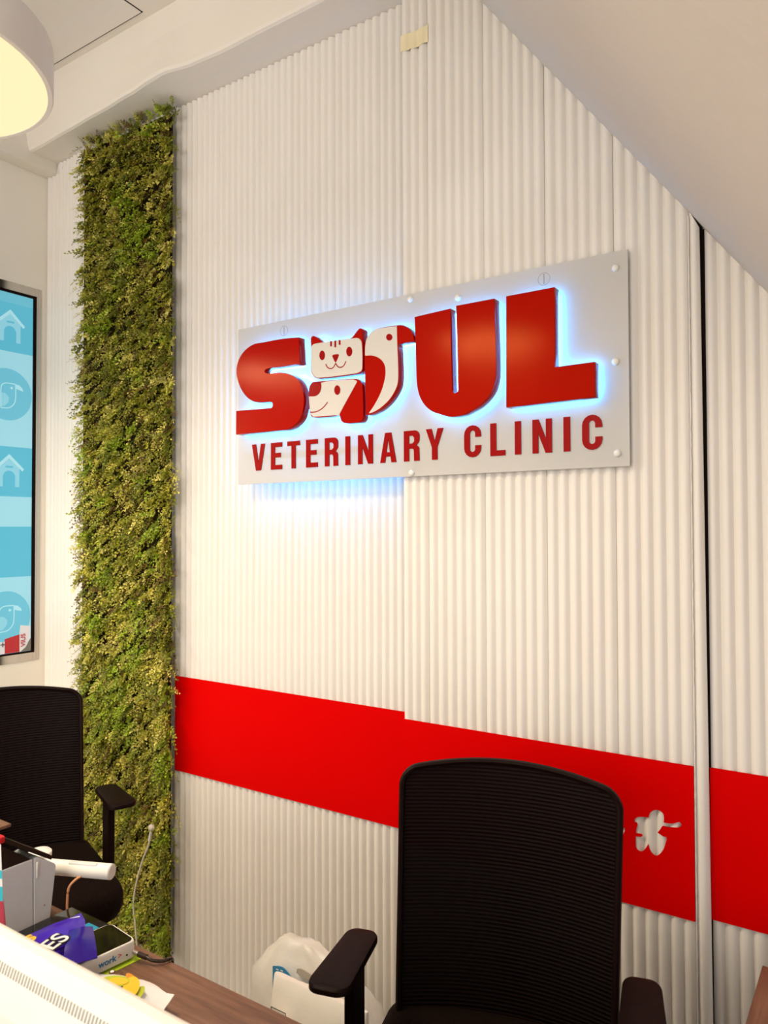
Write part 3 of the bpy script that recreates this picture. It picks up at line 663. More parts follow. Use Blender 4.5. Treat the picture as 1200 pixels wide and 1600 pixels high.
# flat lettering
Z0, Z1 = 1.7780, 1.8680
def garc(cx, cz, rx, rz, a0, a1, n=8):
    return [(cx + rx*math.cos(math.radians(a0+(a1-a0)*i/n)), cz + rz*math.sin(math.radians(a0+(a1-a0)*i/n))) for i in range(n+1)]
def glyph(ch, a, b_):
    w = b_-a; s = 0.0180; t = 0.0150; h = Z1-Z0; m = (a+b_)/2
    if ch == 'I': return [[(a, Z0), (b_, Z0), (b_, Z1), (a, Z1)]]
    if ch == 'L': return [[(a, Z0), (b_, Z0), (b_, Z0+t), (a+s, Z0+t), (a+s, Z1), (a, Z1)]]
    if ch == 'T': return [[(m-s/2, Z0), (m+s/2, Z0), (m+s/2, Z1-t), (b_, Z1-t), (b_, Z1), (a, Z1), (a, Z1-t), (m-s/2, Z1-t)]]
    if ch == 'E':
        c = Z0 + h*0.53
        return [[(a, Z0), (b_, Z0), (b_, Z0+t), (a+s, Z0+t), (a+s, c-t/2), (b_-0.006, c-t/2), (b_-0.006, c+t/2), (a+s, c+t/2), (a+s, Z1-t), (b_, Z1-t), (b_, Z1), (a, Z1)]]
    if ch == 'V':
        v = s*1.02
        return [[(a, Z1), (m-v*0.62, Z0), (m+v*0.62, Z0), (b_, Z1), (b_-v, Z1), (m, Z0+0.027), (a+v, Z1)]]
    if ch == 'A':
        v = s*0.98; f = lambda z: (z-Z0)/h
        xl = lambda z: a + (m-v*0.62-a)*f(z); xr = lambda z: b_ - (b_-m-v*0.62)*f(z)
        z1, z2 = Z0+0.018, Z0+0.031
        return [[(a, Z0), (a+v, Z0), (xl(z1)+v*0.95, z1), (xr(z1)-v*0.95, z1), (b_-v, Z0), (b_, Z0), (m+v*0.62, Z1), (m-v*0.62, Z1)],
                [(xl(z2)+v*0.95, z2), (xr(z2)-v*0.95, z2), (m, Z1-0.018)]]
    if ch == 'Y':
        v = s*1.05; c = Z0 + h*0.40
        return [[(m-s/2, Z0), (m+s/2, Z0), (m+s/2, c), (b_, Z1), (b_-v, Z1), (m, c+0.018), (a+v, Z1), (a, Z1), (m-s/2, c)]]
    if ch == 'N':
        return [[(a, Z0), (a+s*0.92, Z0), (a+s*0.92, Z0+0.052), (b_-s*0.98, Z0), (b_, Z0), (b_, Z1), (b_-s*0.92, Z1), (b_-s*0.92, Z0+0.038), (a+s*0.98, Z1), (a, Z1)]]
    if ch == 'C':
        r = w/2; ri = w/2 - s
        o = [(b_, Z0+h*0.63), (b_, Z1-r)] + garc(m, Z1-r, r, r, 0, 180)[1:] + garc(m, Z0+r, r, r, 180, 360) + [(b_, Z0+h*0.37), (b_-s, Z0+h*0.37)]
        i = garc(m, Z0+t+ri, ri, ri, 360, 180) + garc(m, Z1-t-ri, ri, ri, 180, 0) + [(b_-s, Z0+h*0.63)]
        return [o + i]
    if ch == 'R':
        c = Z0 + h*0.50; r = 0.016
        o = [(a, Z0), (a+s, Z0), (a+s, c-t*0.55), (b_-s-0.006, c-t*0.55)] + garc(b_-s-0.008, c-t*0.55-0.007, 0.007, 0.007, 80, 0, 4) + [(b_-s-0.0005, Z0), (b_, Z0), (b_-0.001, c-0.014)] + garc(b_-0.011, c-0.011, 0.0105, 0.011, 0, 80, 5) + garc(b_-r, c+r+0.002, r, r, -60, 0, 5) + garc(b_-r, Z1-r, r, r, 0, 90, 6) + [(a, Z1)]
        return [o, [(a+s, c+t*0.45), (b_-s-0.006, c+t*0.45), (b_-s, c+t*0.45+0.006), (b_-s, Z1-t-0.006), (b_-s-0.006, Z1-t), (a+s, Z1-t)]]
LET = [('V',-1.8079,-1.7481),('E',-1.7211,-1.6716),('T',-1.6484,-1.5947),('E',-1.5683,-1.5197),('R',-1.4910,-1.4377),('I',-1.4092,-1.3908),('N',-1.3604,-1.3044),('A',-1.2775,-1.2193),('R',-1.1924,-1.1387),('Y',-1.1164,-1.0584),
       ('C',-0.9914,-0.9387),('L',-0.9105,-0.8659),('I',-0.8375,-0.8197),('N',-0.7869,-0.7326),('I',-0.7009,-0.6830),('C',-0.6514,-0.5992)]
for ch, a, b_ in LET:
    S(flat('small_letter', glyph(ch, a, b_), PF - 0.003, 0.0029, red_flat))
def cap(x, z):
    bm = bmesh.new(); rings = []
    for rr, yy in ((0.0092, PF), (0.0092, PF-0.003), (0.0080, PF-0.0055), (0.0050, PF-0.0075), (0.0015, PF-0.0083)):
        rings.append([bm.verts.new((x + rr*math.cos(2*PI*i/18), yy, z + rr*math.sin(2*PI*i/18))) for i in range(18)])
    for a, b_ in zip(rings, rings[1:]):
        for i in range(18): bm.faces.new((a[i], a[(i+1) % 18], b_[(i+1) % 18], b_[i]))
    bm.faces.new(rings[0]); bm.faces.new(rings[-1])
    return S(link('screw_cap', bm_mesh('screw_cap', bm, True), white_plastic))
for x, z in ((-1.1685, 2.2585), (-1.0094, 2.2349), (-0.5620, 2.2318), (-0.5640, 1.9959), (-0.5620, 1.7657), (-1.1660, 1.7432)): cap(x, z)
def ring(x, z, r=0.017):  # thin grey ring with an upright bar, flat on the plate
    o = [(x + r*math.cos(2*PI*i/28), z + r*math.sin(2*PI*i/28)) for i in range(28)]
    i_ = [(x + r*0.93*math.cos(2*PI*i/28), z + r*0.93*math.sin(2*PI*i/28)) for i in range(28)]
    S(flat('ring_mark', [o, i_], PF - 0.0005, 0.0005, ring_grey))
    S(flat('ring_mark_bar', [[(x-0.0015, z-r*0.8), (x+0.0015, z-r*0.8), (x+0.0015, z+r*0.8), (x-0.0015, z+r*0.8)]], PF - 0.0004, 0.0004, ring_grey))
ring(-1.6644, 2.2389); ring(-0.7518, 2.2403)
# unseen LED tape added for blue glow behind the plate where it stands clear of the recessed wall
for z in (1.815, 1.915, 2.13):
    S(box('added_glow_carrier', (-1.85, PF + 0.0075, z), (-1.228, PF + 0.010, z + 0.020), white_plastic))
    S(box('added_rear_glow', (-1.85, PF + 0.0102, z + 0.001), (-1.228, PF + 0.0125, z + 0.019), rear_glow))
# spacers that hold the plate on the wall
for x, z in ((-1.15, 2.24), (-1.15, 1.76), (-0.58, 2.10)):
    S(box('spacer', (x-0.01, PF+0.006, z-0.01), (x+0.01, YR+0.001, z+0.01), grey_plastic))

# ------------------------------------------------------------------ artificial green wall strip
GX0, GX1 = -2.868, -2.268
green = thing('foliage_strip', 'tall strip of artificial green foliage running up the white fluted wall', 'green wall', (-2.585, 1.96, 0.0))
ginv = Matrix.Translation((2.585, -1.96, 0.0))
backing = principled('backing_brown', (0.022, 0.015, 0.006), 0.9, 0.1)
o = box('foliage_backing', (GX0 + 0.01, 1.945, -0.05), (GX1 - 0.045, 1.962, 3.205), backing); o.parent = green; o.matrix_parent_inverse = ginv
rng = np.random.default_rng(11)
NS = 6800
NL = 10
sx = rng.uniform(GX0 + 0.022, GX1, NS); sz = rng.uniform(-0.03, 3.225, NS)
sx[:500] = rng.uniform(GX1 - 0.03, GX1 + 0.002, 500)
sy = 1.945 - rng.uniform(0.0, 0.030, NS)
def vnoise(sc_, seed):
    return np.array([noise.noise(Vector((a*sc_, c*sc_, seed))) for a, c in zip(sx, sz)])
n1 = vnoise(7.0, 1.3); n2 = vnoise(16.0, 5.1); n3 = vnoise(3.0, 9.7)
sy -= 0.014*(n1 + 0.3)
ang = rng.normal(-PI/2, 0.85, NS) + 0.5*n3                 # direction in the wall plane, mostly hanging
outw = rng.uniform(0.25, 1.0, NS)
ln = rng.uniform(0.03, 0.070, NS)
edge_l = sx < GX0 + 0.055; edge_r = sx > GX1 - 0.06
stray = (rng.random(NS) < 0.045) & (edge_l | edge_r)
ang = np.where(stray & edge_l, PI + rng.normal(0.1, 0.5, NS), ang)
ang = np.where(stray & edge_r, rng.normal(-0.2, 0.5, NS), ang)
ln = np.where(stray, rng.uniform(0.05, 0.095, NS), ln); outw = np.where(stray, 0.25, outw)
top = sz > 3.16
ang = np.where(top & (rng.random(NS) < 0.5), rng.normal(PI/2, 0.7, NS), ang)
ln = np.where(top, np.minimum(ln, 0.05), ln)
d = np.stack([np.cos(ang)*(1-outw*0.5), -outw, np.sin(ang)*(1-outw*0.5)], 1)
d /= np.linalg.norm(d, axis=1)[:, None]
sag = rng.uniform(0.0, 0.35, NS)
side = np.cross(d, np.array([0, -1.0, 0.15])); side /= np.linalg.norm(side, axis=1)[:, None] + 1e-9
nrm = np.cross(side, d)
pal = np.array([[0.21, 0.22, 0.016], [0.34, 0.32, 0.035], [0.13, 0.15, 0.012], [0.48, 0.43, 0.10], [0.11, 0.065, 0.014], [0.23, 0.31, 0.015]])
pidx = np.clip(np.floor((n2*0.9 + 0.5 + rng.normal(0, 0.22, NS))*4), 0, 3).astype(int)
pidx = np.where(rng.random(NS) < 0.10, 4, pidx); pidx = np.where((n1 > 0.25) & (rng.random(NS) < 0.6), 5, pidx)
order = np.array([2, 0, 1, 3, 4, 5])
scol = pal[order[pidx]]*1.55*rng.uniform(0.75, 1.25, NS)[:, None]
V, F, COL = [], [], []
base = 0
kind_small = rng.random(NS) < 0.35
for k in range(NL):
    t = (k + 0.6)/NL
    sgn = 1 if k % 2 else -1
    pos = np.stack([sx, sy, sz], 1) + d*(ln*t)[:, None]
    pos[:, 2] -= sag*ln*t*t
    j = rng.normal(0, 0.25, (NS, 3))
    ld = d*0.55 + side*sgn*0.9 + nrm*0.25 + j
    if k == NL-1: ld = d + j
    ld /= np.linalg.norm(ld, axis=1)[:, None]
    lw = np.cross(ld, nrm + rng.normal(0, 0.35, (NS, 3))); lw /= np.linalg.norm(lw, axis=1)[:, None] + 1e-9
    fold = np.cross(lw, ld)
    L_ = np.where(kind_small, rng.uniform(0.011, 0.016, NS), rng.uniform(0.012, 0.021, NS))*(1.05 - 0.45*t)
    W_ = L_*np.where(kind_small, 0.17, 0.37)
    p0 = pos; p2 = pos + ld*L_[:, None] - fold*(L_*0.12)[:, None]
    mid = pos + ld*(L_*0.52)[:, None]
    p1 = mid + lw*W_[:, None] + fold*(W_*0.5)[:, None]; p3 = mid - lw*W_[:, None] + fold*(W_*0.5)[:, None]
    q = np.stack([p0, p1, p2, p3], 1).reshape(-1, 3)
    V.append(q); COL.append(np.repeat(scol*rng.uniform(0.85, 1.15, NS)[:, None], 4, 0))
    idx = base + np.arange(NS)*4
    F.append(np.stack([idx, idx+1, idx+2, idx, idx+2, idx+3], 1).reshape(-1, 3)); base += NS*4
# stems
pe = np.stack([sx, sy, sz], 1); pt = pe + d*ln[:, None]; pt[:, 2] -= sag*ln
pm = pe + d*(ln*0.55)[:, None]; pm[:, 2] -= sag*ln*0.3
w_ = side*0.0011
q = np.stack([pe - w_, pe + w_, pm + w_, pm - w_, pt], 1).reshape(-1, 3); V.append(q)
COL.append(np.repeat(np.array([[0.16, 0.13, 0.03]])*rng.uniform(0.6, 1.3, NS)[:, None], 5, 0))
idx = base + np.arange(NS)*5
F.append(np.stack([idx, idx+1, idx+2, idx, idx+2, idx+3, idx+3, idx+2, idx+4], 1).reshape(-1, 3))
V = np.concatenate(V); F = np.concatenate(F); COL = np.concatenate(COL)
V[:, 2] = np.minimum(V[:, 2], ZB - 0.004); V[:, 2] = np.maximum(V[:, 2], FZ + 0.004); V[:, 1] = np.minimum(V[:, 1], 1.962)
me = bpy.data.meshes.new('foliage')
me.vertices.add(len(V)); me.vertices.foreach_set('co', V.astype(np.float32).ravel())
me.loops.add(len(F)*3); me.loops.foreach_set('vertex_index', F.astype(np.int32).ravel())
me.polygons.add(len(F)); me.polygons.foreach_set('loop_start', (np.arange(len(F))*3).astype(np.int32))
me.update()
ca = me.color_attributes.new('leaf_colour', 'FLOAT_COLOR', 'POINT')
ca.data.foreach_set('color', np.concatenate([COL, np.ones((len(COL), 1))], 1).astype(np.float32).ravel())
me.validate()
fo = link('foliage', me, leaf_mat); fo.parent = green; fo.matrix_parent_inverse = ginv
fo['kind'] = 'stuff'

# white cord hanging in front of the foliage
cord = thing('hanging_cord', 'white power cord with a round connector hanging against the green foliage', 'cord', (-2.39, 1.85, 0.0))
ci = Matrix.Translation((2.39, -1.85, 0.0))
o = tube('cord_wire', [(-2.3053, 1.862, 0.455), (-2.312, 1.858, 0.405), (-2.352, 1.856, 0.321), (-2.392, 1.857, 0.205), (-2.400, 1.860, 0.130), (-2.392, 1.862, 0.080), (-2.372, 1.864, FZ + 0.004)], 0.0034, cord_white); o.parent = cord; o.matrix_parent_inverse = ci
bm = bmesh.new(); bmesh.ops.create_uvsphere(bm, u_segments=16, v_segments=10, radius=0.0135)
bmesh.ops.scale(bm, verts=bm.verts, vec=(1, 0.8, 0.9)); bmesh.ops.translate(bm, verts=bm.verts, vec=(-2.3053, 1.865, 0.466))
o = link('cord_connector', bm_mesh('cord_connector', bm, True), cord_white); o.parent = cord; o.matrix_parent_inverse = ci
o = tube('cord_collar', [(-2.3058, 1.862, 0.448), (-2.3095, 1.859, 0.418)], 0.0052, grey_plastic, None, 10, False); o.parent = cord; o.matrix_parent_inverse = ci

# ------------------------------------------------------------------ pendant lamps
lamp_white = add_noise(principled('lamp_shade_white', (0.78, 0.76, 0.72), 0.5, 0.3), 5, (0.76, 0.74, 0.70), (0.80, 0.78, 0.74))
diffuser = principled('lamp_diffuser', (0.45, 0.38, 0.22), 0.5, 0.2, emit=(1.0, 0.88, 0.53), estr=0.85)
def pendant(x, y, z, label):
    t = thing('pendant_lamp', label, 'lamp', (x, y, z), 0, 'round drum ceiling lamps')
    r = 0.251
    rings = [circle(0, 0, 0.004, r-0.012, 64), circle(0, 0, 0.0, r-0.010, 64), circle(0, 0, 0.0, r-0.002, 64), circle(0, 0, 0.003, r, 64), circle(0, 0, 0.085, r, 64), circle(0, 0, 0.090, r-0.006, 64), circle(0, 0, 0.093, 0.02, 64)]
    loft('lamp_shade', rings, lamp_white, t)
    lathe('lamp_diffuser', [(r-0.0105, 0.0005), (r-0.0105, 0.003), (0.001, 0.0031)], (0, 0, 0), diffuser, t, 64)
    tube('lamp_cable', [(0, 0, 0.092), (0, 0, ZC - z - 0.02)], 0.003, white_plastic, t, 8, False)
    lathe('ceiling_rose', [(0.05, -0.025), (0.052, -0.005), (0.052, 0.0)], (0, 0, ZC - z), white_plastic, t, 24)
    # unseen spots spread under the diffuser, added to carry the lamp's light
    d_ = bpy.data.lights.new('lamp_light', 'SPOT')
    d_.spot_size = math.radians(178); d_.spot_blend = 1.0; d_.shadow_soft_size = 0.0
    d_.energy = 22.0*4/16; d_.color = (1.0, 0.82, 0.60)
    for k in range(16):
        a_ = 2.39996*k; q_ = (r - 0.03)*math.sqrt((k + 0.5)/16)
        lo = bpy.data.objects.new('lamp_light', d_); C.objects.link(lo); lo.parent = t
        lo.location = (q_*math.cos(a_), q_*math.sin(a_), -0.004)
    return t
pendant(-1.467, 0.627, 2.410, 'white drum pendant lamp with glowing yellow underside below the ceiling')
pendant(-2.735, 0.700, 2.410, 'second white drum pendant lamp further towards the window wall')

# ------------------------------------------------------------------ office chairs
def rounded_outline(hw, hh, r, n=6, cx=0, cy=0):
    out = []
    for sx_, sy_, a0 in ((1, 1, 0), (-1, 1, 90), (-1, -1, 180), (1, -1, 270)):
        for i in range(n+1):
            a = math.radians(a0 + 90*i/n)
            out.append((cx + sx_*(hw-r) + r*math.cos(a), cy + sy_*(hh-r) + r*math.sin(a)))
    return out
def back_pt(u, v):
    """u -1..1 across, v 0..1 up the backrest; local chair coordinates, chair faces -y"""
    hw = 0.219 + 0.015*v
    z = 0.53 + v*(0.529 - 0.026*u*u - 0.004*u)
    y = 0.205 + 0.085*v*v + 0.020*math.sin(PI*v) - 0.050*u*u
    return Vector((hw*u, y, z))
def back_uv():
    """rounded outline in uv"""
    out = []
    ru, rv = 0.14, 0.062
    for su, a0, cv in ((1, 0, 1 - rv), (-1, 90, 1 - rv), (-1, 180, 0.0 + rv), (1, 270, 0.0 + rv)):
        for i in range(9):
            a = math.radians(a0 + 90*i/8)
            out.append((su*(1-ru) + ru*math.cos(a), cv + rv*math.sin(a)))
    # densify the straight runs
    res = []
    for (u0, v0), (u1, v1) in zip(out, out[1:] + out[:1]):
        n = max(1, int(max(abs(u1-u0)/0.12, abs(v1-v0)/0.07)))
        for k in range(n):
            t = k/n; res.append((u0+(u1-u0)*t, v0+(v1-v0)*t))
    return res
def make_chair(label, loc, rz):
    t = thing('office_chair', label, 'chair', (loc[0], loc[1], FZ), rz, 'black mesh office chairs')
    H = -FZ
    # seat
    rings = []
    for z, k, dy in ((0.470, 0.90, 0), (0.476, 0.965, 0), (0.500, 1.0, 0), (0.530, 1.0, 0), (0.546, 0.975, 0), (0.555, 0.92, 0), (0.559, 0.80, 0), (0.560, 0.5, 0), (0.560, 0.1, 0)):
        rings.append([(x*k, y*k, z + H - 0.020*max(0.0, -y*k/0.25 - 0.5)) for x, y in rounded_outline(0.250, 0.245, 0.075)])
    loft('seat', rings, seat_fabric, t)
    lathe('seat_plate', [(0.10, 0.0), (0.14, 0.02), (0.14, 0.045)], (0, 0, 0.425 + H), black_plastic, t, 20)
    # backrest mesh inside a thin frame
    uv = back_uv()
    bm = bmesh.new()
    def sheet(off):
        rr = []
        for s in (1.0, 0.8, 0.6, 0.4, 0.2):
            rr.append([bm.verts.new(back_pt(u*s, 0.5 + (v-0.5)*s) + Vector((0, off, H))) for u, v in uv])
        c = bm.verts.new(back_pt(0, 0.5) + Vector((0, off, H)))
        n = len(uv)
        for a, b_ in zip(rr, rr[1:]):
            for i in range(n): bm.faces.new((a[i], a[(i+1) % n], b_[(i+1) % n], b_[i]))
        for i in range(n): bm.faces.new((rr[-1][i], rr[-1][(i+1) % n], c))
        return rr[0]
    a = sheet(0.0); b_ = sheet(0.004)
    for i in range(len(uv)): bm.faces.new((a[i], a[(i+1) % len(uv)], b_[(i+1) % len(uv)], b_[i]))
    link('backrest', bm_mesh('backrest', bm, True), mesh_mat, t)
    path = [back_pt(u, v) + Vector((0, 0.004, H)) for u, v in uv]
    rings = []
    n = len(path)
    for i, p in enumerate(path):
        dd = (path[(i+1) % n] - path[i-1]).normalized()
        nn = Vector((0, -1, 0.1)).cross(dd).normalized(); oo = dd.cross(nn).normalized()
        rings.append([p + 0.0075*math.cos(2*PI*k/8)*nn + 0.011*math.sin(2*PI*k/8)*oo for k in range(8)])
    bm = bmesh.new(); R = [[bm.verts.new(p) for p in r] for r in rings]
    for i in range(n):
        for k in range(8): bm.faces.new((R[i][k], R[i][(k+1) % 8], R[(i+1) % n][(k+1) % 8], R[(i+1) % n][k]))
    link('back_frame', bm_mesh('back_frame', bm, True), black_plastic, t)
    tube('back_support', [(0, 0.05, 0.440 + H), (0, 0.20, 0.445 + H), (0, 0.275, 0.52 + H), (0, 0.300, 0.66 + H), (0, 0.315, 0.78 + H)], 0.020, black_plastic, t, 10)
    # armrests: pad on an upright post
    for s in (-1, 1):
        ax = s*0.272
        rings = []
        for z, k in ((0.718, 0.93), (0.721, 1.0), (0.730, 1.0), (0.734, 0.965), (0.735, 0.85), (0.7355, 0.3)):
            ring_ = []
            for x, y in rounded_outline(0.041, 0.108, 0.026, 6, 0, 0.0):
                f = 1.0 - 0.22*max(0.0, y/0.112)
                ring_.append((ax + x*k*f + s*0.0, -0.010 + y*k, z + H + 0.015))
            rings.append(ring_)
        pad = loft('armrest', rings, black_plastic, t)
        px_ = ax - s*0.012
        prism('armrest_post', [(px_-0.010, -0.030), (px_+0.010, -0.030), (px_+0.010, 0.035), (px_-0.010, 0.035)], 'z', 0.455 + H, 0.733 + H, black_plastic, pad, 0.003)
        prism('armrest_bracket', [(px_-0.010, 0.452 + H), (px_-0.010, 0.472 + H), (0.0, 0.472 + H), (0.0, 0.452 + H)], 'y', -0.030, 0.035, black_plastic, pad)
    # gas lift, star base, castors
    lathe('gas_lift', [(0.028, 0.10), (0.028, 0.28), (0.018, 0.285), (0.018, 0.43 + H)], (0, 0, 0), black_plastic, t, 16)
    lathe('base_hub', [(0.045, 0.075), (0.050, 0.09), (0.042, 0.125)], (0, 0, 0), black_plastic, t, 16)
    for k in range(5):
        a_ = 2*PI*k/5 + 0.3
        ex, ey = 0.29*math.cos(a_), 0.29*math.sin(a_)
        leg = tube('base_leg', [(0.03*math.cos(a_), 0.03*math.sin(a_), 0.102), (ex, ey, 0.072)], 0.017, black_plastic, t, 8, False)
        bm = bmesh.new(); bmesh.ops.create_cone(bm, cap_ends=True, segments=16, radius1=0.027, radius2=0.027, depth=0.04)
        bmesh.ops.rotate(bm, verts=bm.verts, matrix=Matrix.Rotation(PI/2, 3, 'X'))
        bmesh.ops.translate(bm, verts=bm.verts, vec=(ex, ey, 0.0275))
        link('castor', bm_mesh('castor', bm, True), black_plastic, leg)
        tube('castor_stem', [(ex, ey, 0.045), (ex, ey, 0.075)], 0.008, black_plastic, leg, 8, False)
    return t
make_chair('black mesh office chair before the red board with the cut-out shape', (-0.629, 1.268, 0.0), math.radians(15.5))
make_chair('black mesh office chair between the window wall and the green foliage strip', (-2.137, 1.248, 0.0), math.radians(70.0))

# ------------------------------------------------------------------ reception desk
DZ, DY = 0.74, 0.9960
desk = thing('reception_desk', 'L-shaped reception desk with a walnut brown laminate top', 'desk', (-1.0, 0.5, 0.0))
di = Matrix.Translation((1.0, -0.5, 0.0))
def D(o): o.parent = desk; o.matrix_parent_inverse = di; return o
D(box('desk_top', (-1.95, 0.18, DZ-0.028), (0.62, DY, DZ), walnut, None, 0.0015))
D(box('return_top', (-0.2155, DY + 0.001, DZ-0.028), (0.42, 1.617, DZ), walnut_y, None, 0.0015))
D(box('front_panel', (-1.93, 0.20, FZ + 0.005), (0.60, 0.225, DZ-0.028), walnut))
for x in (-1.93, -0.19): D(box('end_panel', (x, 0.225, FZ), (x+0.025, 0.93, DZ-0.028), walnut_y))
D(box('return_panel', (0.39, 0.94, FZ), (0.415, 1.60, DZ-0.028), walnut_y))
D(box('return_leg', (-0.16, 1.55, FZ), (-0.12, 1.59, DZ-0.028), black_plastic))

# white monitor in the foreground, seen from behind
mon = thing('computer_monitor', 'white computer monitor seen from behind with a row of vent slots', 'monitor', (-0.60, 0.46, DZ))
mi = Matrix.Translation((0.60, -0.46, -DZ))
MDZ = -0.014
def Mo(o): o.parent = mon; o.matrix_parent_inverse = mi; return o
prof = [(0.505, 1.112), (0.503, 1.119), (0.496, 1.1225), (0.486, 1.1215), (0.476, 1.116), (0.4695, 1.108), (0.465, 1.096), (0.460, 1.080), (0.456, 1.066), (0.450, 0.90), (0.456, 0.80), (0.470, 0.786), (0.505, 0.786)]
Mo(prism('monitor_case', [(y, z + MDZ) for y, z in prof], 'x', -1.08, -0.30, white_plastic))
rh = [(0.4545, 1.050), (0.447, 1.046), (0.432, 1.030), (0.428, 0.95), (0.430, 0.86), (0.4515, 0.84)]
Mo(prism('rear_housing', [(y, z + MDZ) for y, z in rh], 'x', -0.775, -0.44, white_plastic, None, 0.002))
bm = bmesh.new()
n = 130
for i in range(n):
    x = -1.05 + 0.70*i/n
    # grey bars, slot shade put into their colour, lie on the sloping upper edge between (0.4735,1.1135) and (0.4665,1.1005)
    a0, b0 = Vector((0, 0.4700, 1.1088)), Vector((0, 0.4662, 1.0992))
    nr = Vector((0, -0.93, 0.36))*0.00025
    vs = []
    for p in (a0, b0):
        for sx_ in (0, 0.0024):
            for off in (nr*1.0, nr*-6):
                vs.append(bm.verts.new((x + sx_, p.y + off.y, p.z + off.z + MDZ)))
    for f in ((0, 2, 6, 4), (1, 5, 7, 3), (0, 1, 3, 2), (4, 6, 7, 5), (0, 4, 5, 1), (2, 3, 7, 6)):
        bm.faces.new([vs[k] for k in f])
o = Mo(link('vent_slots', bm_mesh('vent_slots', bm), vent_grey)); o['kind'] = 'stuff'
Mo(box('monitor_stand', (-0.70, 0.458, DZ + 0.008), (-0.62, 0.49, 0.80), white_plastic))
Mo(box('monitor_foot', (-0.78, 0.39, DZ), (-0.54, 0.56, DZ + 0.010), white_plastic, None, 0.003))
Mo(box('screen', (-1.065, 0.5052, 0.79), (-0.315, 0.5070, 1.088), black_glass))

# grey desktop machine with a dark tilted lid
mac = thing('label_printer', 'light grey desktop printer with a dark smoked lid beside the monitor', 'printer', (-1.555, 0.88, DZ))
ki = Matrix.Translation((1.555, -0.88, -DZ))
def K(o): o.parent = mac; o.matrix_parent_inverse = ki; return o
XM0, XM1 = -1.594, -1.520
K(prism('printer_body', [(0.775, DZ), (0.9225, DZ), (0.9205, 0.8805), (0.775, 0.8805)], 'x', XM0, XM1, grey_plastic, None, 0.0015))
K(prism('front_cover', [(0.9240, DZ), (0.9605, DZ), (0.9735, 0.848), (0.9700, 0.854), (0.9300, 0.8815), (0.9225, 0.8800)], 'x', XM0, XM1 + 0.0008, grey_plastic, None, 0.0012))
K(box('cover_latch', (XM1, 0.9275, 0.838), (XM1 + 0.003, 0.9315, 0.871), white_plastic, None, 0.001))
K(prism('lid_cheek', [(0.785, 0.881), (0.917, 0.881), (0.785, 0.985)], 'x', XM0 + 0.004, XM1 - 0.003, smoked))
K(prism('lid', [(0.780, 0.990), (0.962, 0.864), (0.966, 0.868), (0.960, 0.876), (0.780, 1.003)], 'x', XM0, XM1 + 0.001, smoked, None, 0.001))
K(flat('front_mark', [[(0, 0), (0.004, 0), (0.002, 0.005)]], 0, 0.0003, vent_grey)).matrix_local = ki @ Matrix.Translation((XM1 + 0.0012, 0.945, 0.772)) @ Matrix.Rotation(PI/2, 4, 'Z')

# wooden riser behind the machine
ris = thing('wooden_riser', 'corner of a brown wooden shelf riser above the grey printer', 'shelf', (-1.72, 0.80, DZ))
ri = Matrix.Translation((1.72, -0.80, -DZ))
o = box('riser_board', (-1.94, 0.700, 1.010), (-1.408, 0.808, 1.016), walnut, None, 0.001); o.parent = ris; o.matrix_parent_inverse = ri
for x in (-1.93, -1.65):
    o = box('riser_leg', (x, 0.705, DZ), (x + 0.015, 0.795, 1.010), smoked); o.parent = ris; o.matrix_parent_inverse = ri

# white clamp lamp with a tubular head and a cable
lam = thing('clamp_lamp', 'small white tubular lamp clamped to the desk edge behind the printer', 'lamp', (-1.637, 1.0, DZ))
li = Matrix.Translation((1.637, -1.0, -DZ))
def La(o): o.parent = lam; o.matrix_parent_inverse = li; return o
La(lathe('lamp_post', [(0.009, 0.008), (0.009, 0.085)], (-1.637, 1.0085, DZ), white_plastic, None, 14))
La(lathe('lamp_knob', [(0.022, 0.0), (0.026, 0.004), (0.026, 0.013), (0.022, 0.017), (0.004, 0.018)], (-1.637, 1.008, 0.824), white_plastic, None, 28))
t0, t1 = Vector((-1.628, 0.998, 0.812)), Vector((-1.4545, 1.0675, 0.815))
tb = La(tube('lamp_tube', [t0, t1], 0.0168, white_plastic, None, 24, False))
dd = (t1-t0).normalized()
La(tube('tube_cap', [t1, t1 + dd*0.0015], 0.0150, white_plastic, None, 24, False))
La(tube('tube_switch', [t0.lerp(t1, 0.45) + Vector((0.003, -0.004, 0.0125)), t0.lerp(t1, 0.82) + Vector((0.003, -0.004, 0.0125))], 0.0055, grey_plastic, None, 10, False))
La(prism('desk_clamp', [(DY - 0.018, DZ + 0.0005), (DY - 0.018, DZ + 0.008), (1.018, DZ + 0.008), (1.018, DZ - 0.042), (DY - 0.018, DZ - 0.042), (DY - 0.018, DZ - 0.034), (DY + 0.0008, DZ - 0.034), (DY + 0.0008, DZ + 0.0005)], 'x', -1.655, -1.620, white_plastic))
La(tube('lamp_cable', [(-1.512, 1.030, 0.805), (-1.522, 1.022, 0.797), (-1.533, 1.014, 0.780), (-1.536, 1.012, 0.750), (-1.537, 1.012, 0.70), (-1.54, 1.01, 0.50)], 0.0026, orange_cable))

# black tablet on the desk
tab = thing('tablet', 'black glossy tablet lying flat on the desk under the purple packet', 'tablet', (-1.43, 0.94, DZ))
ti = Matrix.Translation((1.43, -0.94, -DZ))
def T(o): o.parent = tab; o.matrix_parent_inverse = ti; return o
T(box('tablet_body', (-1.512, 0.790, DZ), (-1.362, 1.008, DZ + 0.0075), black_plastic, None, 0.003))
T(box('tablet_glass', (-1.508, 0.794, DZ + 0.0076), (-1.366, 1.004, DZ + 0.0082), black_glass))
T(box('blue_patch', (-1.418, 0.955, DZ + 0.0083), (-1.383, 0.985, DZ + 0.0087), cyan_mat))  # small flat blue rectangle on the tablet glass

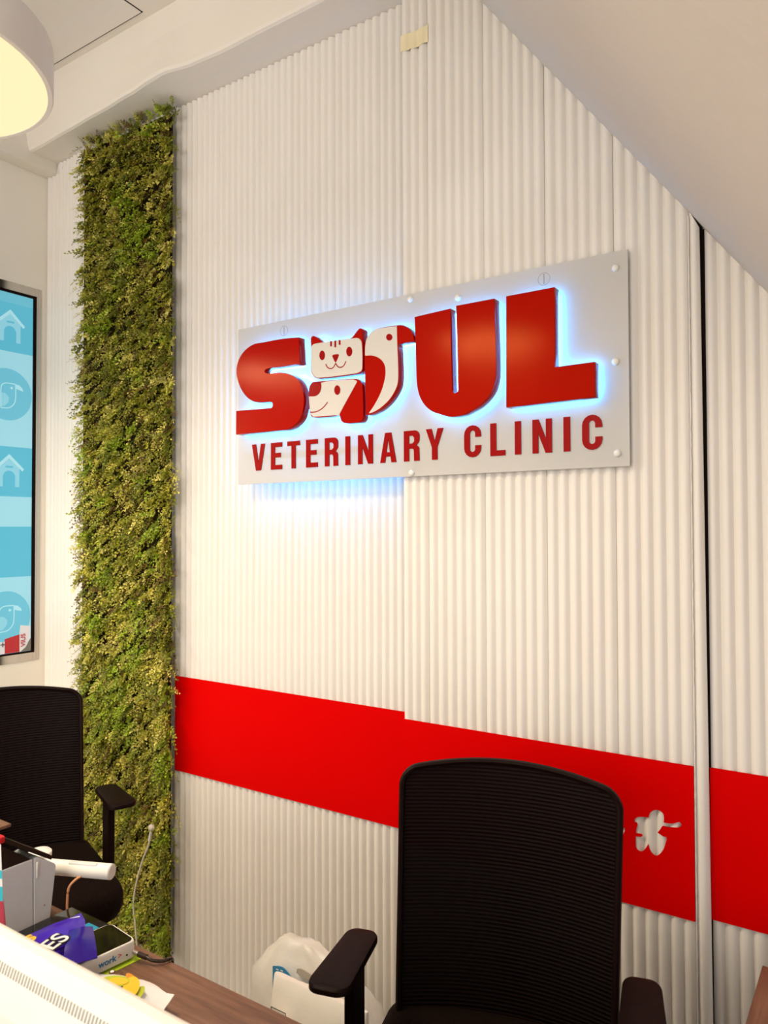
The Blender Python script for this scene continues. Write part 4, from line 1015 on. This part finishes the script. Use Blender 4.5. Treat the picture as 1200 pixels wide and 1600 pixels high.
# white card terminal
term = thing('card_terminal', 'white card terminal with a black glass top and a plugged in cable', 'terminal', (-1.236, 0.966, DZ), math.radians(-7))
L_, Wd, Ht = 0.150, 0.098, 0.036
def rr_ring(z, inset, r=0.014): return [(x, y, z) for x, y in rounded_outline(Wd/2 - inset, L_/2 - inset, r, 6, -Wd/2, -L_/2)]
loft('terminal_body', [rr_ring(0.003, 0.004), rr_ring(0.006, 0.0), rr_ring(Ht-0.003, 0.0), rr_ring(Ht, 0.0015), rr_ring(Ht + 0.0005, 0.003)], white_plastic, term)
loft('terminal_glass', [rr_ring(Ht + 0.0004, 0.0042, 0.011), rr_ring(Ht + 0.0010, 0.0042, 0.011)], black_glass, term, True, False)
text_mesh('terminal_lettering', 'work', 0.0165, (0.0006, -0.080, 0.015), (0, 1, 0), (0, 0, 1), text_blue, term, 0.0004, 0.0, 1.0, 0.0003)
text_mesh('terminal_mark', '>', 0.0150, (0.0006, -0.041, 0.016), (0, 1, 0), (0, 0, 1), red_pack, term, 0.0004)
tube('usb_port', [(0.0005, -0.022, 0.016), (0.0012, -0.022, 0.016)], 0.0018, ink, term, 10, False)
# cable of the terminal
cab = thing('terminal_cable', 'dark brown cable looping from the card terminal over the desk edge', 'cable', (-1.20, 0.97, DZ))
cbi = Matrix.Translation((1.20, -0.97, -DZ))
o = tube('cable_plug', [(-1.2345, 0.957, 0.757), (-1.2215, 0.9585, 0.756)], 0.0042, steel, None, 12, False); o.parent = cab; o.matrix_parent_inverse = cbi
o = tube('plug_boot', [(-1.2220, 0.9585, 0.756), (-1.2020, 0.962, 0.7545)], 0.0052, smoked, None, 12, False); o.parent = cab; o.matrix_parent_inverse = cbi
o = tube('cable_wire', [(-1.2025, 0.962, 0.7545), (-1.190, 0.966, 0.7505), (-1.178, 0.980, 0.7465), (-1.174, 0.992, 0.7455), (-1.1765, 1.002, 0.7400), (-1.180, 1.006, 0.72), (-1.185, 1.006, 0.60), (-1.19, 1.01, 0.30)], 0.0034, smoked); o.parent = cab; o.matrix_parent_inverse = cbi
# lime note under the terminal
note = prism('sticky_note', [(-1.310, 0.905), (-1.236, 0.895), (-1.226, 0.969), (-1.300, 0.979)], 'z', DZ, DZ + 0.0012, lime)
tag(note, 'lime green sticky note half under the white card terminal', 'note')

# snack packets ------------------------------------------------------
def film_sheet(name, rows, mat, parent, seed, amp=0.0025, thick=0.0015, sub=4):
    """crumpled sheet through a grid of (x, y, z) points, subdivided, with a little thickness"""
    nr, nc = len(rows), len(rows[0])
    def P(i, j):
        i0 = min(int(i), nr-2); j0 = min(int(j), nc-2); a = i-i0; b2 = j-j0
        q = [Vector(rows[i0+di_][j0+dj_]) for di_, dj_ in ((0,0),(0,1),(1,0),(1,1))]
        return q[0]*(1-a)*(1-b2) + q[1]*(1-a)*b2 + q[2]*a*(1-b2) + q[3]*a*b2
    bm = bmesh.new(); top_, bot_ = [], []
    for i in range((nr-1)*sub+1):
        tr_, br_ = [], []
        for j in range((nc-1)*sub+1):
            p = P(i/sub, j/sub)
            nz_ = noise.noise(p*40 + Vector((seed, 0, 0)))*amp + abs(noise.noise(p*75 + Vector((0, seed, 0))))*amp*0.8
            tr_.append(bm.verts.new(p + Vector((0, 0, nz_)))); br_.append(bm.verts.new(p + Vector((0, 0, nz_ - thick))))
        top_.append(tr_); bot_.append(br_)
    R_, C_ = len(top_), len(top_[0])
    for i in range(R_-1):
        for j in range(C_-1):
            bm.faces.new((top_[i][j], top_[i][j+1], top_[i+1][j+1], top_[i+1][j]))
            bm.faces.new((bot_[i][j], bot_[i+1][j], bot_[i+1][j+1], bot_[i][j+1]))
    for i in range(R_-1):
        for j in (0, C_-1): bm.faces.new((top_[i][j], top_[i+1][j], bot_[i+1][j], bot_[i][j]))
    for j in range(C_-1):
        for i in (0, R_-1): bm.faces.new((top_[i][j], top_[i][j+1], bot_[i][j+1], bot_[i][j]))
    return link(name, bm_mesh(name, bm, True), mat, parent)
pk = thing('purple_packet', 'crumpled purple snack packet with yellow and white lettering lying across the tablet', 'packet', (-1.36, 0.86, DZ))
pki = Matrix.Translation((1.36, -0.86, -DZ))
def Pk(o): o.parent = pk; o.matrix_parent_inverse = pki; return o
# rows run from the far upper edge down towards the monitor
Pk(film_sheet('packet_film', [[(-1.405, 0.842, 0.790), (-1.415, 0.900, 0.783), (-1.400, 0.954, 0.786), (-1.372, 0.944, 0.786)],
                          [(-1.375, 0.815, 0.796), (-1.372, 0.868, 0.797), (-1.350, 0.905, 0.797), (-1.338, 0.922, 0.788)],
                          [(-1.330, 0.780, 0.794), (-1.320, 0.835, 0.800), (-1.300, 0.872, 0.803), (-1.290, 0.898, 0.794)],
                          [(-1.280, 0.750, 0.780), (-1.270, 0.800, 0.784), (-1.262, 0.840, 0.790), (-1.250, 0.872, 0.790)]], purple, None, 3))
Pk(film_sheet('packet_flap', [[(-1.318, 0.872, 0.812), (-1.305, 0.893, 0.813), (-1.300, 0.912, 0.806)],
                          [(-1.285, 0.842, 0.808), (-1.270, 0.866, 0.812), (-1.258, 0.888, 0.804)],
                          [(-1.240, 0.810, 0.796), (-1.226, 0.838, 0.797), (-1.220, 0.866, 0.794)]], navy, None, 5))
def letter_on(body, size, o_, xd, yd, mat, fat=0.0, shear=0.0):
    return Pk(text_mesh('packet_lettering', body, size, o_, xd, yd, mat, None, 0.0006, shear, 1.0, fat))
XD, YD = (-0.25, 0.97, 0.0), (-0.97, -0.25, 0.0)
letter_on('is', 0.048, (-1.3472, 0.8026, 0.8060), XD, YD, yellow_print, 0.0014, 0.25)
letter_on('ES', 0.052, (-1.2808, 0.8123, 0.8110), XD, YD, ink, 0.0036, 0.1)
letter_on('ES', 0.052, (-1.2808, 0.8123, 0.8118), XD, YD, white_pack, 0.0006, 0.1)
Pk(prism('print_line', [(-1.388, 0.920), (-1.384, 0.924), (-1.376, 0.935), (-1.379, 0.937)], 'z', 0.7935, 0.7941, white_pack))

wp = thing('white_packet', 'white snack packet printed with yellow and green fruit beside the monitor', 'packet', (-1.12, 0.86, DZ))
wpi = Matrix.Translation((1.12, -0.86, -DZ))
def Wp(o): o.parent = wp; o.matrix_parent_inverse = wpi; return o
Wp(film_sheet('packet_film', [[(-1.258, 0.770, 0.758), (-1.252, 0.825, 0.762), (-1.248, 0.868, 0.756)],
                          [(-1.190, 0.765, 0.772), (-1.184, 0.832, 0.778), (-1.180, 0.888, 0.762)],
                          [(-1.120, 0.770, 0.784), (-1.112, 0.840, 0.792), (-1.112, 0.898, 0.770)],
                          [(-1.068, 0.775, 0.776), (-1.060, 0.835, 0.784), (-1.058, 0.890, 0.770)],
                          [(-1.030, 0.790, 0.762), (-1.018, 0.835, 0.766), (-1.042, 0.893, 0.774)]], white_pack, None, 8, 0.003))
def slice_(cx, cy, z, rx, ry, a_, mat):
    pts = []
    for i in range(16):
        t_ = 2*PI*i/16; x_, y_ = rx*math.cos(t_), ry*math.sin(t_)
        pts.append((cx + x_*math.cos(a_) - y_*math.sin(a_), cy + x_*math.sin(a_) + y_*math.cos(a_)))
    return Wp(prism('fruit_print', pts, 'z', z, z + 0.0006, mat))
fruit_green = principled('fruit_green', (0.45, 0.50, 0.03), 0.4, 0.4); fruit_orange = principled('fruit_orange', (0.72, 0.25, 0.02), 0.4, 0.4)
slice_(-1.128, 0.836, 0.7955, 0.026, 0.016, 0.4, fruit_green); slice_(-1.092, 0.842, 0.7950, 0.030, 0.014, -0.7, yellow_print)
slice_(-1.122, 0.838, 0.7962, 0.018, 0.010, 0.4, yellow_print); slice_(-1.108, 0.856, 0.7945, 0.024, 0.007, -0.3, fruit_orange)
slice_(-1.072, 0.842, 0.7905, 0.020, 0.008, -1.0, fruit_green); slice_(-1.064, 0.826, 0.7900, 0.014, 0.008, -0.7, yellow_print)
slice_(-1.180, 0.868, 0.7790, 0.006, 0.006, 0, brown_ink); slice_(-1.180, 0.868, 0.7797, 0.0035, 0.0035, 0, white_pack)
slice_(-1.158, 0.872, 0.7805, 0.004, 0.003, 0, brown_ink)
slice_(-1.205, 0.838, 0.7800, 0.022, 0.009, 0.1, ink); slice_(-1.209, 0.836, 0.7808, 0.016, 0.008, 0.1, yellow_print)

# upright pouch at the picture's left edge of the desk
up_ = thing('upright_pouch', 'upright pouch in white, cyan and pink with a red top at the desk end', 'pouch', (-1.24, 0.66, DZ))
upi = Matrix.Translation((1.24, -0.66, -DZ))
def Up(o): o.parent = up_; o.matrix_parent_inverse = upi; return o
def pouch_slice(name, z0, z1, xr0, xr1, mat):
    h0 = 0.024*(1 - (z0-DZ)/0.36); h1 = 0.024*(1 - (z1-DZ)/0.36)
    rings_ = []
    for z, xr, h in ((z0, xr0, h0), (z1, xr1, h1)):
        rings_.append([(-1.29, 0.66-h, z), (-1.235, 0.66-h*1.3, z), (xr-0.012, 0.66-h, z), (xr, 0.66, z), (xr-0.012, 0.66+h, z), (-1.235, 0.66+h*1.3, z), (-1.29, 0.66+h, z)])
    return Up(loft(name, rings_, mat))
def xr(z): return 0.88*(-1.3165 - 0.0245*((1.58 - (1.58-z)/0.88 - DZ)/0.28))
for nm, za, zb, m_ in (('pink_band', DZ, 0.993, pink_pack), ('cyan_band', 0.993, 1.015, cyan_pack), ('white_band', 1.015, 1.027, white_pack), ('cyan_band', 1.027, 1.040, cyan_pack), ('white_band', 1.040, 1.080, white_pack)):
    pouch_slice(nm, za, zb, xr(za), xr(zb), m_)
Up(box('red_clip', (-1.28, 0.653, 1.0805), (-1.178, 0.667, 1.092), red_pack, None, 0.003))

# ------------------------------------------------------------------ bags at the foot of the wall

def bag_loft(name, rows, mat, parent, seed, amp, n=40):
    """rows: (z, cx, cy, half width, half depth); wobbling soft sack"""
    rings_ = []
    for z, cx, cy, hw, hd in rows:
        rr = []
        for i in range(n):
            a_ = 2*PI*i/n; c_, s_ = math.cos(a_), math.sin(a_)
            x = cx + hw*math.copysign(abs(c_)**0.55, c_); y = cy + hd*math.copysign(abs(s_)**0.55, s_)
            p = Vector((x, y, z)); k = noise.noise(p*14 + Vector((seed, seed, 0)))*amp + abs(noise.noise(p*28))*amp*0.8 + abs(noise.noise(p*55 + Vector((3, 1, 7))))*amp*0.35
            rr.append((x + c_*k, y + s_*k, z + (0.3*k if z > FZ + 0.03 else 0)))
        rings_.append(rr)
    return loft(name, rings_, mat, parent)
pb = thing('plastic_bag', 'crumpled white plastic carrier bag with a blue print against the wall', 'bag', (-1.48, 1.80, FZ))
pbi = Matrix.Translation((1.48, -1.80, -FZ))
def Pb(o): o.parent = pb; o.matrix_parent_inverse = pbi; return o
bag_film = add_noise(principled('bag_film', (0.80, 0.77, 0.70), 0.3, 0.5), 8, (0.74, 0.70, 0.63), (0.84, 0.81, 0.75), 0.5, 30)
Pb(bag_loft('bag_body', [(FZ + 0.001, -1.47, 1.815, 0.235, 0.055), (0.02, -1.47, 1.812, 0.250, 0.066), (0.09, -1.475, 1.81, 0.248, 0.064), (0.137, -1.475, 1.81, 0.242, 0.058), (0.183, -1.48, 1.81, 0.222, 0.050), (0.220, -1.48, 1.81, 0.200, 0.042), (0.252, -1.495, 1.812, 0.168, 0.032), (0.275, -1.51, 1.815, 0.130, 0.022), (0.291, -1.525, 1.818, 0.085, 0.013), (0.299, -1.53, 1.82, 0.055, 0.006)], bag_film, None, 4, 0.016, 72))
# print and painted grey hand-hole shade lie just in front of the sack
yb = 1.743
Pb(flat('bag_print', [smooth_poly([(-1.585, 0.10), (-1.585, 0.244), (-1.548, 0.252), (-1.520, 0.240), (-1.500, 0.222), (-1.455, 0.208), (-1.40, 0.205), (-1.36, 0.200), (-1.36, 0.10)], True, 50)], yb - 0.004, 0.0035, bag_blue))
for k_, (x, z) in enumerate([(-1.565, 0.241), (-1.548, 0.243), (-1.530, 0.236), (-1.514, 0.225), (-1.498, 0.214), (-1.480, 0.205), (-1.460, 0.200), (-1.440, 0.198)]):
    Pb(flat('print_dash', [[(x-0.005, z-0.002), (x+0.005, z-0.002), (x+0.005, z+0.001), (x-0.005, z+0.001)]], yb - 0.0046, 0.0005, white_pack))
Pb(flat('print_stripe', [[(-1.576, 0.12), (-1.566, 0.12), (-1.566, 0.225), (-1.576, 0.225)]], yb - 0.0046, 0.0005, cyan_pack))
Pb(flat('print_figure', [smooth_poly([(-1.545, 0.15), (-1.548, 0.19), (-1.535, 0.205), (-1.520, 0.195), (-1.515, 0.17), (-1.505, 0.15)])], yb - 0.0046, 0.0005, white_pack))
Pb(flat('hand_hole_shade', [smooth_poly([(-1.502, 0.245), (-1.498, 0.258), (-1.480, 0.262), (-1.440, 0.256), (-1.415, 0.248), (-1.418, 0.236), (-1.44, 0.238), (-1.485, 0.240)])], 1.752, 0.002, bag_grey))

wb = thing('white_bag', 'white paper bag with a small black framed label in front of the plastic carrier bag', 'bag', (-1.30, 1.60, FZ))
wbi = Matrix.Translation((1.30, -1.60, -FZ))
def Wb(o): o.parent = wb; o.matrix_parent_inverse = wbi; return o
Wb(bag_loft('bag_body', [(FZ + 0.001, -1.30, 1.61, 0.150, 0.050), (0.02, -1.30, 1.61, 0.158, 0.056), (0.12, -1.30, 1.612, 0.160, 0.052), (0.22, -1.302, 1.615, 0.160, 0.042), (0.29, -1.305, 1.618, 0.160, 0.024), (0.318, -1.305, 1.620, 0.1595, 0.012), (0.322, -1.305, 1.620, 0.158, 0.008)], paper_white, None, 9, 0.004, 64))
Wb(flat('label_frame', [[(-1.427, 0.205), (-1.373, 0.205), (-1.373, 0.272), (-1.427, 0.272)], [(-1.4252, 0.207), (-1.3748, 0.207), (-1.3748, 0.2702), (-1.4252, 0.2702)]], 1.5585, 0.0006, ink))
Wb(flat('label_paper', [[(-1.4252, 0.207), (-1.3748, 0.207), (-1.3748, 0.2702), (-1.4252, 0.2702)]], 1.5590, 0.0006, paper_white))
for k_, (a_, b2) in enumerate([((-1.400, 0.262), (-1.390, 0.262)), ((-1.400, 0.262), (-1.400, 0.235)), ((-1.390, 0.255), (-1.380, 0.262)), ((-1.392, 0.248), (-1.379, 0.244)), ((-1.386, 0.262), (-1.386, 0.236)), ((-1.392, 0.238), (-1.380, 0.232))]):
    Wb(flat('label_stroke', [stroke_poly([a_, ((a_[0]+b2[0])/2, (a_[1]+b2[1])/2), b2], 0.0022)], 1.5583, 0.0006, ink))
